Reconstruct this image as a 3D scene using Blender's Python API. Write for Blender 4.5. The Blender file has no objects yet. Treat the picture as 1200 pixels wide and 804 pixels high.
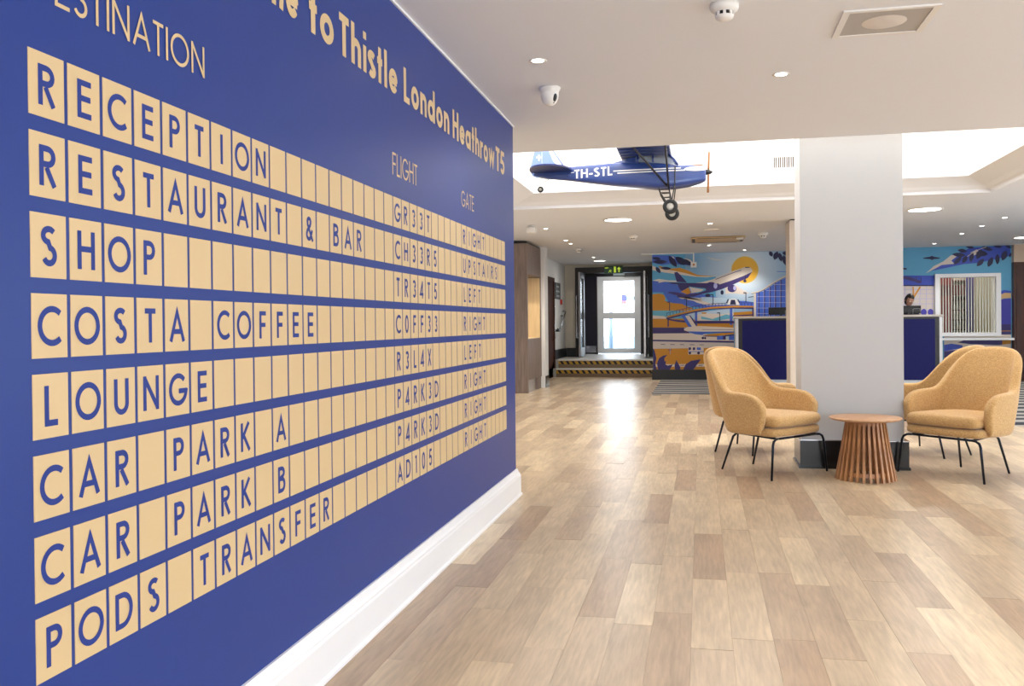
import bpy, bmesh, math, random
from mathutils import Vector, Matrix, Euler
R = random.Random(7)
PI = math.pi
SC = bpy.context.scene
COL = SC.collection

# ------------------------------------------------------------------ camera
cam_d = bpy.data.cameras.new('camera')
cam = bpy.data.objects.new('camera', cam_d); COL.objects.link(cam)
YAW, PITCH, ROLL = .2085, -.0081, -.0097
f_ = Vector((-math.sin(YAW)*math.cos(PITCH), math.cos(YAW)*math.cos(PITCH), math.sin(PITCH)))
r0 = Vector((math.cos(YAW), math.sin(YAW), 0)); u0 = r0.cross(f_)
rt = math.cos(ROLL)*r0 + math.sin(ROLL)*u0
up = -math.sin(ROLL)*r0 + math.cos(ROLL)*u0
M = Matrix((rt, up, -f_)).transposed().to_4x4(); M.translation = Vector((0, 0, 1.2))
cam.matrix_world = M
cam_d.sensor_width = 36; cam_d.lens = 1047.46*36/1200; cam_d.shift_y = -.01123
cam_d.clip_start = .05; cam_d.clip_end = 300
SC.camera = cam

# ------------------------------------------------------------------ world, exposure
W = bpy.data.worlds.new('world'); SC.world = W; W.use_nodes = True
bgn = W.node_tree.nodes['Background']
bgn.inputs[0].default_value = (.80, .90, 1.0, 1); bgn.inputs[1].default_value = 7.8
SC.view_settings.view_transform = 'Standard'; SC.view_settings.look = 'None'
SC.view_settings.exposure = 0.38; SC.view_settings.gamma = 1; SC.view_settings.use_curve_mapping = False

# ------------------------------------------------------------------ large lights (daylight in the window openings)
def area(name, loc, rot, sx, sy, e, col=(1, 1, 1)):
    l = bpy.data.lights.new(name, 'AREA'); l.shape = 'RECTANGLE'; l.size = sx; l.size_y = sy
    l.energy = e; l.color = col
    o = bpy.data.objects.new(name, l); COL.objects.link(o); o.location = loc; o.rotation_euler = rot
    return o
DAY = (.93, .97, 1.0)
WIN_R = [(-1.4, 1.4), (2.4, 5.2), (6.2, 9.0), (10.0, 12.8)]      # y ranges of the right wall's unseen windows, invented to let daylight in
WIN_B = [(-.8, 3.4), (4.4, 7.2)]                                 # x ranges of the unseen windows behind the viewer, likewise invented for daylight
def portal(loc, rot, sx, sy):                                    # the sky enters through the window openings
    o = area('sky_portal', loc, rot, sx, sy, 1); o.data.cycles.is_portal = True
for a, b in WIN_R: portal((7.8, (a+b)/2, 1.35), (0, PI/2, 0), 1.9, b-a)
for a, b in WIN_B: portal(((a+b)/2, -3.7, 1.3), (PI/2, 0, 0), b-a, 2.0)
portal((-2.15, 24.2, 1.42), (-PI/2, 0, 0), .85, 1.95)

# ------------------------------------------------------------------ helpers
def lin(c):
    return tuple((v/12.92 if v <= .04045 else ((v+.055)/1.055)**2.4) for v in (x/255 for x in c))
_m = {}
def mat(name, rgb, rough=.6, metal=0, spec=.5, vary=.04, scale=6, bump=0, bscale=60, emit=None, estr=1, coat=0, alpha=None, trans=0):
    if name in _m: return _m[name]
    m = bpy.data.materials.new(name); m.use_nodes = True; nt = m.node_tree
    b = nt.nodes['Principled BSDF']; c = lin(rgb)
    b.inputs['Roughness'].default_value = rough; b.inputs['Metallic'].default_value = metal
    b.inputs['Specular IOR Level'].default_value = spec; b.inputs['Coat Weight'].default_value = coat
    b.inputs['Coat Roughness'].default_value = .08
    b.inputs['Base Color'].default_value = (*c, 1)
    if vary or bump:
        tc = nt.nodes.new('ShaderNodeTexCoord')
    if vary:
        n = nt.nodes.new('ShaderNodeTexNoise'); n.inputs['Scale'].default_value = scale; n.inputs['Detail'].default_value = 4
        mx = nt.nodes.new('ShaderNodeMix'); mx.data_type = 'RGBA'
        mx.inputs[6].default_value = (*[v*(1-vary) for v in c], 1)
        mx.inputs[7].default_value = (*[min(1, v*(1+vary)) for v in c], 1)
        nt.links.new(tc.outputs['Object'], n.inputs['Vector']); nt.links.new(n.outputs['Fac'], mx.inputs[0])
        nt.links.new(mx.outputs[2], b.inputs['Base Color'])
    if bump:
        n2 = nt.nodes.new('ShaderNodeTexNoise'); n2.inputs['Scale'].default_value = bscale; n2.inputs['Detail'].default_value = 3
        bp = nt.nodes.new('ShaderNodeBump'); bp.inputs['Strength'].default_value = bump; bp.inputs['Distance'].default_value = .003
        nt.links.new(tc.outputs['Object'], n2.inputs['Vector']); nt.links.new(n2.outputs['Fac'], bp.inputs['Height'])
        nt.links.new(bp.outputs['Normal'], b.inputs['Normal'])
    if emit:
        b.inputs['Emission Color'].default_value = (*lin(emit), 1); b.inputs['Emission Strength'].default_value = estr
    if trans:
        b.inputs['Transmission Weight'].default_value = trans; b.inputs['IOR'].default_value = 1.05
    if alpha is not None: b.inputs['Alpha'].default_value = alpha
    _m[name] = m
    return m

class MB:
    """collects geometry in one bmesh; every face gets the current material slot"""
    def __init__(s): s.bm = bmesh.new(); s.mats = []; s.cur = 0; s.smooth = False
    def mat(s, m):
        if m not in s.mats: s.mats.append(m)
        s.cur = s.mats.index(m); return s
    def face(s, vs, smooth=None):
        try: f = s.bm.faces.new(vs)
        except ValueError: return None
        f.material_index = s.cur; f.smooth = s.smooth if smooth is None else smooth
        return f
    def poly(s, pts):
        return s.face([s.bm.verts.new(p) for p in pts])
    def box(s, a, b, M=None):
        x0, y0, z0 = a; x1, y1, z1 = b
        v = [Vector(p) for p in ((x0,y0,z0),(x1,y0,z0),(x1,y1,z0),(x0,y1,z0),(x0,y0,z1),(x1,y0,z1),(x1,y1,z1),(x0,y1,z1))]
        if M: v = [M @ p for p in v]
        v = [s.bm.verts.new(p) for p in v]
        for q in ((0,3,2,1),(4,5,6,7),(0,1,5,4),(1,2,6,5),(2,3,7,6),(3,0,4,7)): s.face([v[k] for k in q], False)
        return s
    def rbox(s, a, b, r=.01, seg=2, M=None):
        x0, y0, z0 = a; x1, y1, z1 = b
        t = bmesh.new(); bmesh.ops.create_cube(t, size=1)
        for v in t.verts:
            v.co = Vector(((x0+x1)/2+v.co.x*(x1-x0), (y0+y1)/2+v.co.y*(y1-y0), (z0+z1)/2+v.co.z*(z1-z0)))
        bmesh.ops.bevel(t, geom=list(t.edges)+list(t.verts), offset=r, segments=seg, profile=.5, affect='EDGES')
        return s.add(t, M)
    def add(s, t, M=None, smooth=True):
        mp = {}
        for v in t.verts: mp[v] = s.bm.verts.new(M @ v.co if M else v.co)
        for f in t.faces: s.face([mp[v] for v in f.verts], smooth)
        t.free(); return s
    def tube(s, pts, r, n=8, cap=True, smooth=True):
        pts = [Vector(p) for p in pts]; rings = []
        rr = r if isinstance(r, (list, tuple)) else [r]*len(pts)
        ref = None
        for i, p in enumerate(pts):
            d = (pts[min(i+1, len(pts)-1)]-pts[max(i-1, 0)]).normalized()
            if ref is None:
                ref = d.cross(Vector((0, 0, 1)));
                if ref.length < .05: ref = d.cross(Vector((1, 0, 0)))
            ref = (ref - d*ref.dot(d)).normalized(); q = d.cross(ref)
            rings.append([s.bm.verts.new(p+(ref*math.cos(2*PI*k/n)+q*math.sin(2*PI*k/n))*rr[i]) for k in range(n)])
        for a, b in zip(rings[:-1], rings[1:]):
            for k in range(n): s.face([a[k], a[(k+1) % n], b[(k+1) % n], b[k]], smooth)
        if cap:
            s.face(rings[0][::-1], False); s.face(rings[-1], False)
        return s
    def lathe(s, prof, n=24, c=(0, 0, 0), M=None, smooth=True):
        """prof = [(radius, z)], bottom to top or top to bottom"""
        rings = []
        for r, z in prof:
            ring = []
            for k in range(n if r > 1e-6 else 1):
                p = Vector((c[0]+r*math.cos(2*PI*k/n), c[1]+r*math.sin(2*PI*k/n), c[2]+z))
                ring.append(s.bm.verts.new(M @ p if M else p))
            rings.append(ring)
        for a, b in zip(rings[:-1], rings[1:]):
            for k in range(n):
                if len(a) == 1 and len(b) == 1: break
                if len(a) == 1: s.face([a[0], b[(k+1) % n], b[k]], smooth)
                elif len(b) == 1: s.face([a[k], a[(k+1) % n], b[0]], smooth)
                else: s.face([a[k], a[(k+1) % n], b[(k+1) % n], b[k]], smooth)
        return s
    def loft(s, rings, cap=True, smooth=True, closed=True):
        vs = [[s.bm.verts.new(p) for p in r] for r in rings]; n = len(vs[0])
        for a, b in zip(vs[:-1], vs[1:]):
            for k in range(n if closed else n-1): s.face([a[k], a[(k+1) % n], b[(k+1) % n], b[k]], smooth)
        if cap: s.face(vs[0][::-1], False); s.face(vs[-1], False)
        return s
    def mesh(s, name):
        bmesh.ops.recalc_face_normals(s.bm, faces=s.bm.faces)
        me = bpy.data.meshes.new(name); s.bm.to_mesh(me); s.bm.free()
        for m in s.mats: me.materials.append(m)
        return me
    def build(s, name, parent=None, loc=(0, 0, 0), rot=(0, 0, 0)):
        return link(name, s.mesh(name), parent, loc, rot)

def link(name, me, parent=None, loc=(0, 0, 0), rot=(0, 0, 0)):
    o = bpy.data.objects.new(name, me); COL.objects.link(o)
    o.location = loc; o.rotation_euler = rot
    if parent: o.parent = parent
    return o
def mb(m): return MB().mat(m)
def box(name, m, a, b, parent=None): return mb(m).box(a, b).build(name, parent)
def thing(name, label, cat, loc=(0, 0, 0), rz=0, group=None):
    o = bpy.data.objects.new(name, None); COL.objects.link(o); o.location = loc; o.rotation_euler = (0, 0, rz)
    o.empty_display_size = .1
    return tag(o, label, cat, group)
def tag(o, label, cat, group=None):
    o['label'] = label; o['category'] = cat
    if group: o['group'] = group
    return o
def struct(o, label=None, cat='room shell'):
    o['kind'] = 'structure'
    if label: o['label'] = label; o['category'] = cat
    return o
def copy_tree(o, parent=None):
    c = o.copy(); COL.objects.link(c)
    if parent: c.parent = parent
    for ch in [x for x in o.children]: copy_tree(ch, c)
    return c

# ------------------------------------------------------------------ materials
M_blue = mat('blue_vinyl_paint', (38, 61, 132), .36, spec=.24, vary=.02, scale=1.5, bump=.05, bscale=300)
M_gold = mat('gold_vinyl', (212, 184, 138), .45, vary=.02, scale=3)
M_ink = mat('blue_lettering', (42, 60, 134), .45, spec=.2, vary=0)
M_white = mat('white_wall_paint', (228, 226, 224), .7, vary=.015, scale=2)
M_gloss = mat('white_gloss_trim', (238, 238, 240), .3, vary=.01)
M_ceil = mat('ceiling_paint', (230, 231, 235), .75, vary=.015, scale=1.2)
M_black = mat('black_gloss', (14, 14, 16), .18, vary=.1)
M_skirt = mat('black_skirting', (18, 18, 22), .35, vary=.1)
M_dark = mat('dark_plastic', (16, 16, 18), .4, vary=.1)
M_chrome = mat('brushed_chrome', (200, 200, 205), .2, metal=1, vary=.03)
M_plast = mat('white_plastic', (232, 228, 222), .4, vary=.01)
M_glass = mat('clear_glass', (235, 245, 250), .02, spec=.5, vary=0, alpha=.12)

def wood(name, c1, c2, rough=.45, axis=2, sc=8, stretch=.07):
    m = bpy.data.materials.new(name); m.use_nodes = True; nt = m.node_tree; b = nt.nodes['Principled BSDF']
    tc = nt.nodes.new('ShaderNodeTexCoord'); mp = nt.nodes.new('ShaderNodeMapping')
    s = [1, 1, 1]; s[axis] = stretch; mp.inputs['Scale'].default_value = s
    n = nt.nodes.new('ShaderNodeTexNoise'); n.inputs['Scale'].default_value = sc*4; n.inputs['Detail'].default_value = 6
    n.inputs['Distortion'].default_value = .6
    cr = nt.nodes.new('ShaderNodeValToRGB'); cr.color_ramp.elements[0].position = .3; cr.color_ramp.elements[1].position = .7
    cr.color_ramp.elements[0].color = (*lin(c1), 1); cr.color_ramp.elements[1].color = (*lin(c2), 1)
    nt.links.new(tc.outputs['Object'], mp.inputs['Vector']); nt.links.new(mp.outputs[0], n.inputs['Vector'])
    nt.links.new(n.outputs['Fac'], cr.inputs[0]); nt.links.new(cr.outputs[0], b.inputs['Base Color'])
    b.inputs['Roughness'].default_value = rough
    return m
M_cab = wood('grey_brown_oak', (112, 96, 88), (140, 122, 112), .5)
M_alcove = wood('pale_birch', (205, 180, 140), (222, 198, 158), .5)
M_mahog = wood('dark_mahogany', (52, 24, 12), (84, 42, 22), .35)
M_oak = wood('oiled_oak', (150, 100, 60), (190, 136, 88), .42, 2, 10)
M_oakt = wood('oiled_oak_top', (178, 134, 98), (206, 162, 124), .4, 0, 10)
M_wenge = wood('dark_door_wood', (24, 18, 16), (40, 30, 26), .35)

def plank_material():
    m = bpy.data.materials.new('light_oak_planks'); m.use_nodes = True; nt = m.node_tree; N = nt.nodes.new; L = nt.links.new
    b = nt.nodes['Principled BSDF']
    tc = N('ShaderNodeTexCoord'); oi = N('ShaderNodeObjectInfo'); at = N('ShaderNodeAttribute'); at.attribute_name = 'tone'
    add = N('ShaderNodeMath'); add.operation = 'ADD'; L(oi.outputs['Random'], add.inputs[0]); L(at.outputs['Fac'], add.inputs[1])
    fr = N('ShaderNodeMath'); fr.operation = 'FRACT'; L(add.outputs[0], fr.inputs[0])
    mul = N('ShaderNodeMath'); mul.operation = 'MULTIPLY'; L(fr.outputs[0], mul.inputs[0]); mul.inputs[1].default_value = 37
    comb = N('ShaderNodeCombineXYZ'); L(mul.outputs[0], comb.inputs[0]); L(mul.outputs[0], comb.inputs[1])
    va = N('ShaderNodeVectorMath'); va.operation = 'ADD'; L(tc.outputs['Object'], va.inputs[0]); L(comb.outputs[0], va.inputs[1]); L(fr.outputs[0], comb.inputs[2])
    ramp = N('ShaderNodeValToRGB'); e = ramp.color_ramp.elements
    e[0].color = (*lin((176, 148, 120)), 1); e[1].position = 1; e[1].color = (*lin((222, 200, 168)), 1)
    for p, c in ((.2, (186, 162, 134)), (.42, (204, 181, 150)), (.62, (194, 171, 142)), (.84, (212, 190, 158))):
        k = e.new(p); k.color = (*lin(c), 1)
    L(fr.outputs[0], ramp.inputs[0])
    mp = N('ShaderNodeMapping'); mp.inputs['Scale'].default_value = (1, .09, 1); L(va.outputs[0], mp.inputs[0])
    g = N('ShaderNodeTexNoise'); g.inputs['Scale'].default_value = 70; g.inputs['Detail'].default_value = 7; g.inputs['Distortion'].default_value = .25; L(mp.outputs[0], g.inputs[0])
    gr = N('ShaderNodeMapRange'); gr.inputs[1].default_value = .3; gr.inputs[2].default_value = .75; gr.inputs[3].default_value = 1.10; gr.inputs[4].default_value = .80; L(g.outputs['Fac'], gr.inputs[0])
    mp2 = N('ShaderNodeMapping'); mp2.inputs['Scale'].default_value = (1, .25, 1); L(va.outputs[0], mp2.inputs[0])
    k = N('ShaderNodeTexNoise'); k.inputs['Scale'].default_value = 8; k.inputs['Detail'].default_value = 2; k.inputs['Distortion'].default_value = 0; L(mp2.outputs[0], k.inputs[0])
    kr = N('ShaderNodeMapRange'); kr.inputs[1].default_value = .35; kr.inputs[2].default_value = .7; kr.inputs[3].default_value = 1.07; kr.inputs[4].default_value = .84; L(k.outputs['Fac'], kr.inputs[0])
    mm = N('ShaderNodeMath'); mm.operation = 'MULTIPLY'; L(gr.outputs[0], mm.inputs[0]); L(kr.outputs[0], mm.inputs[1])
    vm = N('ShaderNodeVectorMath'); vm.operation = 'SCALE'; L(ramp.outputs[0], vm.inputs[0]); L(mm.outputs[0], vm.inputs['Scale'])
    L(vm.outputs[0], b.inputs['Base Color'])
    rr = N('ShaderNodeMapRange'); rr.inputs[3].default_value = .26; rr.inputs[4].default_value = .36; L(g.outputs['Fac'], rr.inputs[0]); L(rr.outputs[0], b.inputs['Roughness'])
    bp = N('ShaderNodeBump'); bp.inputs['Strength'].default_value = .12; bp.inputs['Distance'].default_value = .002; L(g.outputs['Fac'], bp.inputs['Height']); L(bp.outputs[0], b.inputs['Normal'])
    return m
M_plank = plank_material()

def fabric_material(name, c1, c2):
    m = bpy.data.materials.new(name); m.use_nodes = True; nt = m.node_tree; N = nt.nodes.new; L = nt.links.new
    b = nt.nodes['Principled BSDF']; tc = N('ShaderNodeTexCoord')
    ns = []
    for sx, sz in ((1, .35), (.35, 1)):
        mp = N('ShaderNodeMapping'); mp.inputs['Scale'].default_value = (sx, sx, sz)
        n = N('ShaderNodeTexNoise'); n.inputs['Scale'].default_value = 230; n.inputs['Detail'].default_value = 2
        L(tc.outputs['Object'], mp.inputs[0]); L(mp.outputs[0], n.inputs[0]); ns.append(n)
    a2 = N('ShaderNodeMath'); a2.operation = 'ADD'; L(ns[0].outputs['Fac'], a2.inputs[0]); L(ns[1].outputs['Fac'], a2.inputs[1])
    mr = N('ShaderNodeMapRange'); mr.inputs[1].default_value = .55; mr.inputs[2].default_value = 1.5; L(a2.outputs[0], mr.inputs[0])
    mx = N('ShaderNodeMix'); mx.data_type = 'RGBA'; mx.inputs[6].default_value = (*lin(c1), 1); mx.inputs[7].default_value = (*lin(c2), 1)
    L(mr.outputs[0], mx.inputs[0]); L(mx.outputs[2], b.inputs['Base Color'])
    bp = N('ShaderNodeBump'); bp.inputs['Strength'].default_value = .5; bp.inputs['Distance'].default_value = .003; L(a2.outputs[0], bp.inputs['Height']); L(bp.outputs[0], b.inputs['Normal'])
    b.inputs['Roughness'].default_value = .9; b.inputs['Sheen Weight'].default_value = .25; b.inputs['Specular IOR Level'].default_value = .2
    return m
M_fab = fabric_material('mustard_tweed', (166, 122, 70), (228, 190, 132))

# ------------------------------------------------------------------ stroke lettering
def arc(cx, cy, rx, ry, a0, a1, n=14):
    return [(cx+rx*math.cos(math.radians(a0+(a1-a0)*k/n)), cy+ry*math.sin(math.radians(a0+(a1-a0)*k/n))) for k in range(n+1)]
def glyph(ch, w):
    """geometric sans glyph: (advance width, strokes); cap height 1, stroke width w"""
    a = w/2; t = 1-a; G = {}
    def c(W, s): return W, s
    if ch == 'A': W=.84; return W, [[(a,0),(W/2,1-w*.6),(W-a,0)], [(.2*W+a*.3,.31),(.8*W-a*.3,.31)]]
    if ch == 'B': W=.6; return W, [[(a,0),(a,1)], [(a,t),(.28,t)]+arc(.28,.76,.22-a*.2,.24-a,90,-90,8)+[(a,.52)], [(a,.52),(.3,.52)]+arc(.31,.26+a/2,.29-a,.26-a/2,90,-90,8)+[(a,a)]]
    if ch == 'C': W=.86; return W, [arc(.5,.5,.5-a,.5-a,48,312,22)]
    if ch == 'D': W=.76; return W, [[(a,0),(a,1)], [(a,t),(.3,t)]+arc(.3,.5,.46-a,.5-a,90,-90,14)+[(a,a)]]
    if ch == 'E': W=.54; return W, [[(a,0),(a,1)], [(a,t),(W,t)], [(a,.52),(W-.03,.52)], [(a,a),(W,a)]]
    if ch == 'F': W=.5; return W, [[(a,0),(a,1)], [(a,t),(W,t)], [(a,.5),(W-.04,.5)]]
    if ch == 'G': W=.96; return W, [arc(.5,.5,.5-a,.5-a,42,352,24)+[(.96-a,.45)], [(.52,.45),(.97,.45)]]
    if ch == 'H': W=.68; return W, [[(a,0),(a,1)], [(W-a,0),(W-a,1)], [(a,.53),(W-a,.53)]]
    if ch == 'I': W=w; return W, [[(a,0),(a,1)]]
    if ch == 'K': W=.64; return W, [[(a,0),(a,1)], [(W-a,1),(a+.04,.48)], [(a+.12,.56),(W-a*.4,0)]]
    if ch == 'L': W=.46; return W, [[(a,0),(a,1)], [(a,a),(W,a)]]
    if ch == 'N': W=.76; return W, [[(a,0),(a,1)], [(W-a,0),(W-a,1)], [(a*1.1,1-a),(W-a*1.1,a)]]
    if ch == 'O': W=1.0; return W, [arc(.5,.5,.5-a,.5-a,0,360,28)]
    if ch == 'P': W=.56; return W, [[(a,0),(a,1)], [(a,t),(.28,t)]+arc(.28,.72,.28-a,.28-a,90,-90,10)+[(a,.44+a)]]
    if ch == 'R': W=.6; return W, [[(a,0),(a,1)], [(a,t),(.29,t)]+arc(.29,.73,.28-a,.27-a,90,-90,10)+[(a,.46+a)], [(.25,.46),(W-a,0)]]
    if ch == 'S': W=.54; return W, [arc(W/2,.76,.23-a*.4,.24-a,35,180,10)+arc(W/2,.76,.23-a*.4,.24-a,180,262,6)[1:]+arc(W/2,.27,.27-a,.27-a,80,0,7)+arc(W/2,.27,.27-a,.27-a,0,-155,10)[1:]]
    if ch == 'T': W=.52; return W, [[(0,t),(W,t)], [(W/2,0),(W/2,t)]]
    if ch == 'U': W=.64; return W, [[(a,1),(a,.32)]+arc(W/2,.32,W/2-a,.32-a,180,360,14)+[(W-a,1)]]
    if ch == 'W': W=1.15; return W, [[(a,1),(W*.28,w*.5),(W/2,1-w*.6),(W*.72,w*.5),(W-a,1)]]
    if ch == 'X': W=.7; return W, [[(a,0),(W-a,1)], [(a,1),(W-a,0)]]
    if ch == '&': W=.68; return W, [[(W-a*.3,0),(.17,.66)]+arc(.3,.79,.155,.21-a,205,-20,9)+[(.4,.64),(.14,.42)]+arc(.27,.26,.27-a,.26-a,140,330,10)+[(W-a,.46)]]
    if ch == '-': W=.34; return W, [[(0,.38),(W,.38)]]
    if ch == '0': W=.6; return W, [arc(W/2,.5,W/2-a,.5-a,0,360,22)]
    if ch == '1': W=.3; return W, [[(W-a-.02,0),(W-a-.02,t),(0,t)]]
    if ch == '3': W=.54; return W, [arc(.26,.76,.24-a*.4,.24-a,150,-90,12), arc(.26,.27,.28-a,.27-a,90,-150,12)]
    if ch == '4': W=.6; return W, [[(.44,0),(.44,1)], [(.44,1-a),(.02,.24),(W,.24)]]
    if ch == '5': W=.54; return W, [[(W-.04,t),(.14,t),(.07,.52)]+arc(.24,.32,.3-a,.32-a,118,-150,14)]
    x = .68
    if ch == 'e': W=.62; return W, [arc(W/2,x/2,W/2-a,x/2-a,0,325,18), [(a,x/2),(W-a*.6,x/2)]]
    if ch == 'l': W=w; return W, [[(a,0),(a,1.03)]]
    if ch == 'i': W=w; return W, [[(a,0),(a,x)], [(a,.84),(a,.84+w)]]
    if ch == 'c': W=.54; return W, [arc(.32,x/2,.32-a,x/2-a,50,310,14)]
    if ch == 'o': W=.64; return W, [arc(W/2,x/2,W/2-a,x/2-a,0,360,20)]
    if ch == 'a': W=.64; return W, [arc(W/2-a*.3,x/2,W/2-a,x/2-a,0,360,20), [(W-a,0),(W-a,x)]]
    if ch == 'd': W=.64; return W, [arc(W/2-a*.3,x/2,W/2-a,x/2-a,0,360,20), [(W-a,0),(W-a,1.03)]]
    if ch == 'm': W=.92; return W, [[(a,0),(a,x)], arc(.26+a*.3,x-.23,.2,.23-a,180,0,8)+[(.46+a*.3,0)], arc(.69-a*.3,x-.23,.21,.23-a,180,0,8)+[(W-a,0)]]
    if ch == 'n': W=.56; return W, [[(a,0),(a,x)], arc(W/2,x-.27,W/2-a,.27-a,180,0,10)+[(W-a,0)]]
    if ch == 'h': W=.56; return W, [[(a,0),(a,1.03)], arc(W/2,x-.27,W/2-a,.27-a,180,0,10)+[(W-a,0)]]
    if ch == 'r': W=.38; return W, [[(a,0),(a,x)], arc(.36,x-.28,.36-a,.28-a,180,80,7)]
    if ch == 's': W=.42; return W, [arc(W/2,x*.74,.18-a*.2,x*.26-a*.8,30,250,10)+arc(W/2,x*.27,.21-a*.6,x*.27-a*.8,70,-150,10)]
    if ch == 't': W=.34; return W, [[(W/2,0),(W/2,.95)], [(0,x-a),(W,x-a)]]
    if ch == 'w': W=.9; return W, [[(a,x),(W*.28,w*.5),(W/2,x-w*.5),(W*.72,w*.5),(W-a,x)]]
    return .3, []
def ribbon(out, pts, w):
    V = [Vector(p) for p in pts]
    V = [V[0]]+[b for a, b in zip(V[:-1], V[1:]) if (a-b).length > 1e-3]; n = len(V)
    closed = (V[0]-V[-1]).length < 1e-5
    L, Rr = [], []
    for i, p in enumerate(V):
        d0 = (V[i]-V[i-1]).normalized() if i > 0 else ((V[-1]-V[-2]).normalized() if closed else None)
        d1 = (V[i+1]-V[i]).normalized() if i < n-1 else ((V[1]-V[0]).normalized() if closed else None)
        if d0 is None: d0 = d1
        if d1 is None: d1 = d0
        n0 = Vector((-d0.y, d0.x)); n1 = Vector((-d1.y, d1.x)); m = (n0+n1)
        m = m.normalized() if m.length > .2 else n0
        k = w/2/max(.42, m.dot(n0))
        L.append(p+m*k); Rr.append(p-m*k)
    for i in range(n-1): out.append((L[i], L[i+1], Rr[i+1], Rr[i]))
def text_quads(txt, h, w, width=None, gap=.13):
    """quads of a word at cap height h; scaled in x to the given width"""
    q = []; x = 0
    for ch in txt:
        if ch == ' ': x += .35; continue
        W, st = glyph(ch, w); o = []
        for s in st: ribbon(o, s, w)
        q += [tuple((p.x+x, p.y) for p in f) for f in o]
        x += W+gap
    tot = x-gap; sx = (width/tot) if width else h
    return [[(px*sx, py*h) for px, py in f] for f in q], tot*sx
def letter_mesh(quads, m, fn, name='letter'):
    b = mb(m)
    for k, f in enumerate(quads):                                  # strokes overlap: each quad a hair above the last
        b.poly([Vector(fn(*p)) + Vector((k*1.2e-5, 0, 0)) for p in f])
    me = bpy.data.meshes.new(name); b.bm.to_mesh(me); b.bm.free(); me.materials.append(m)
    return me

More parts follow.
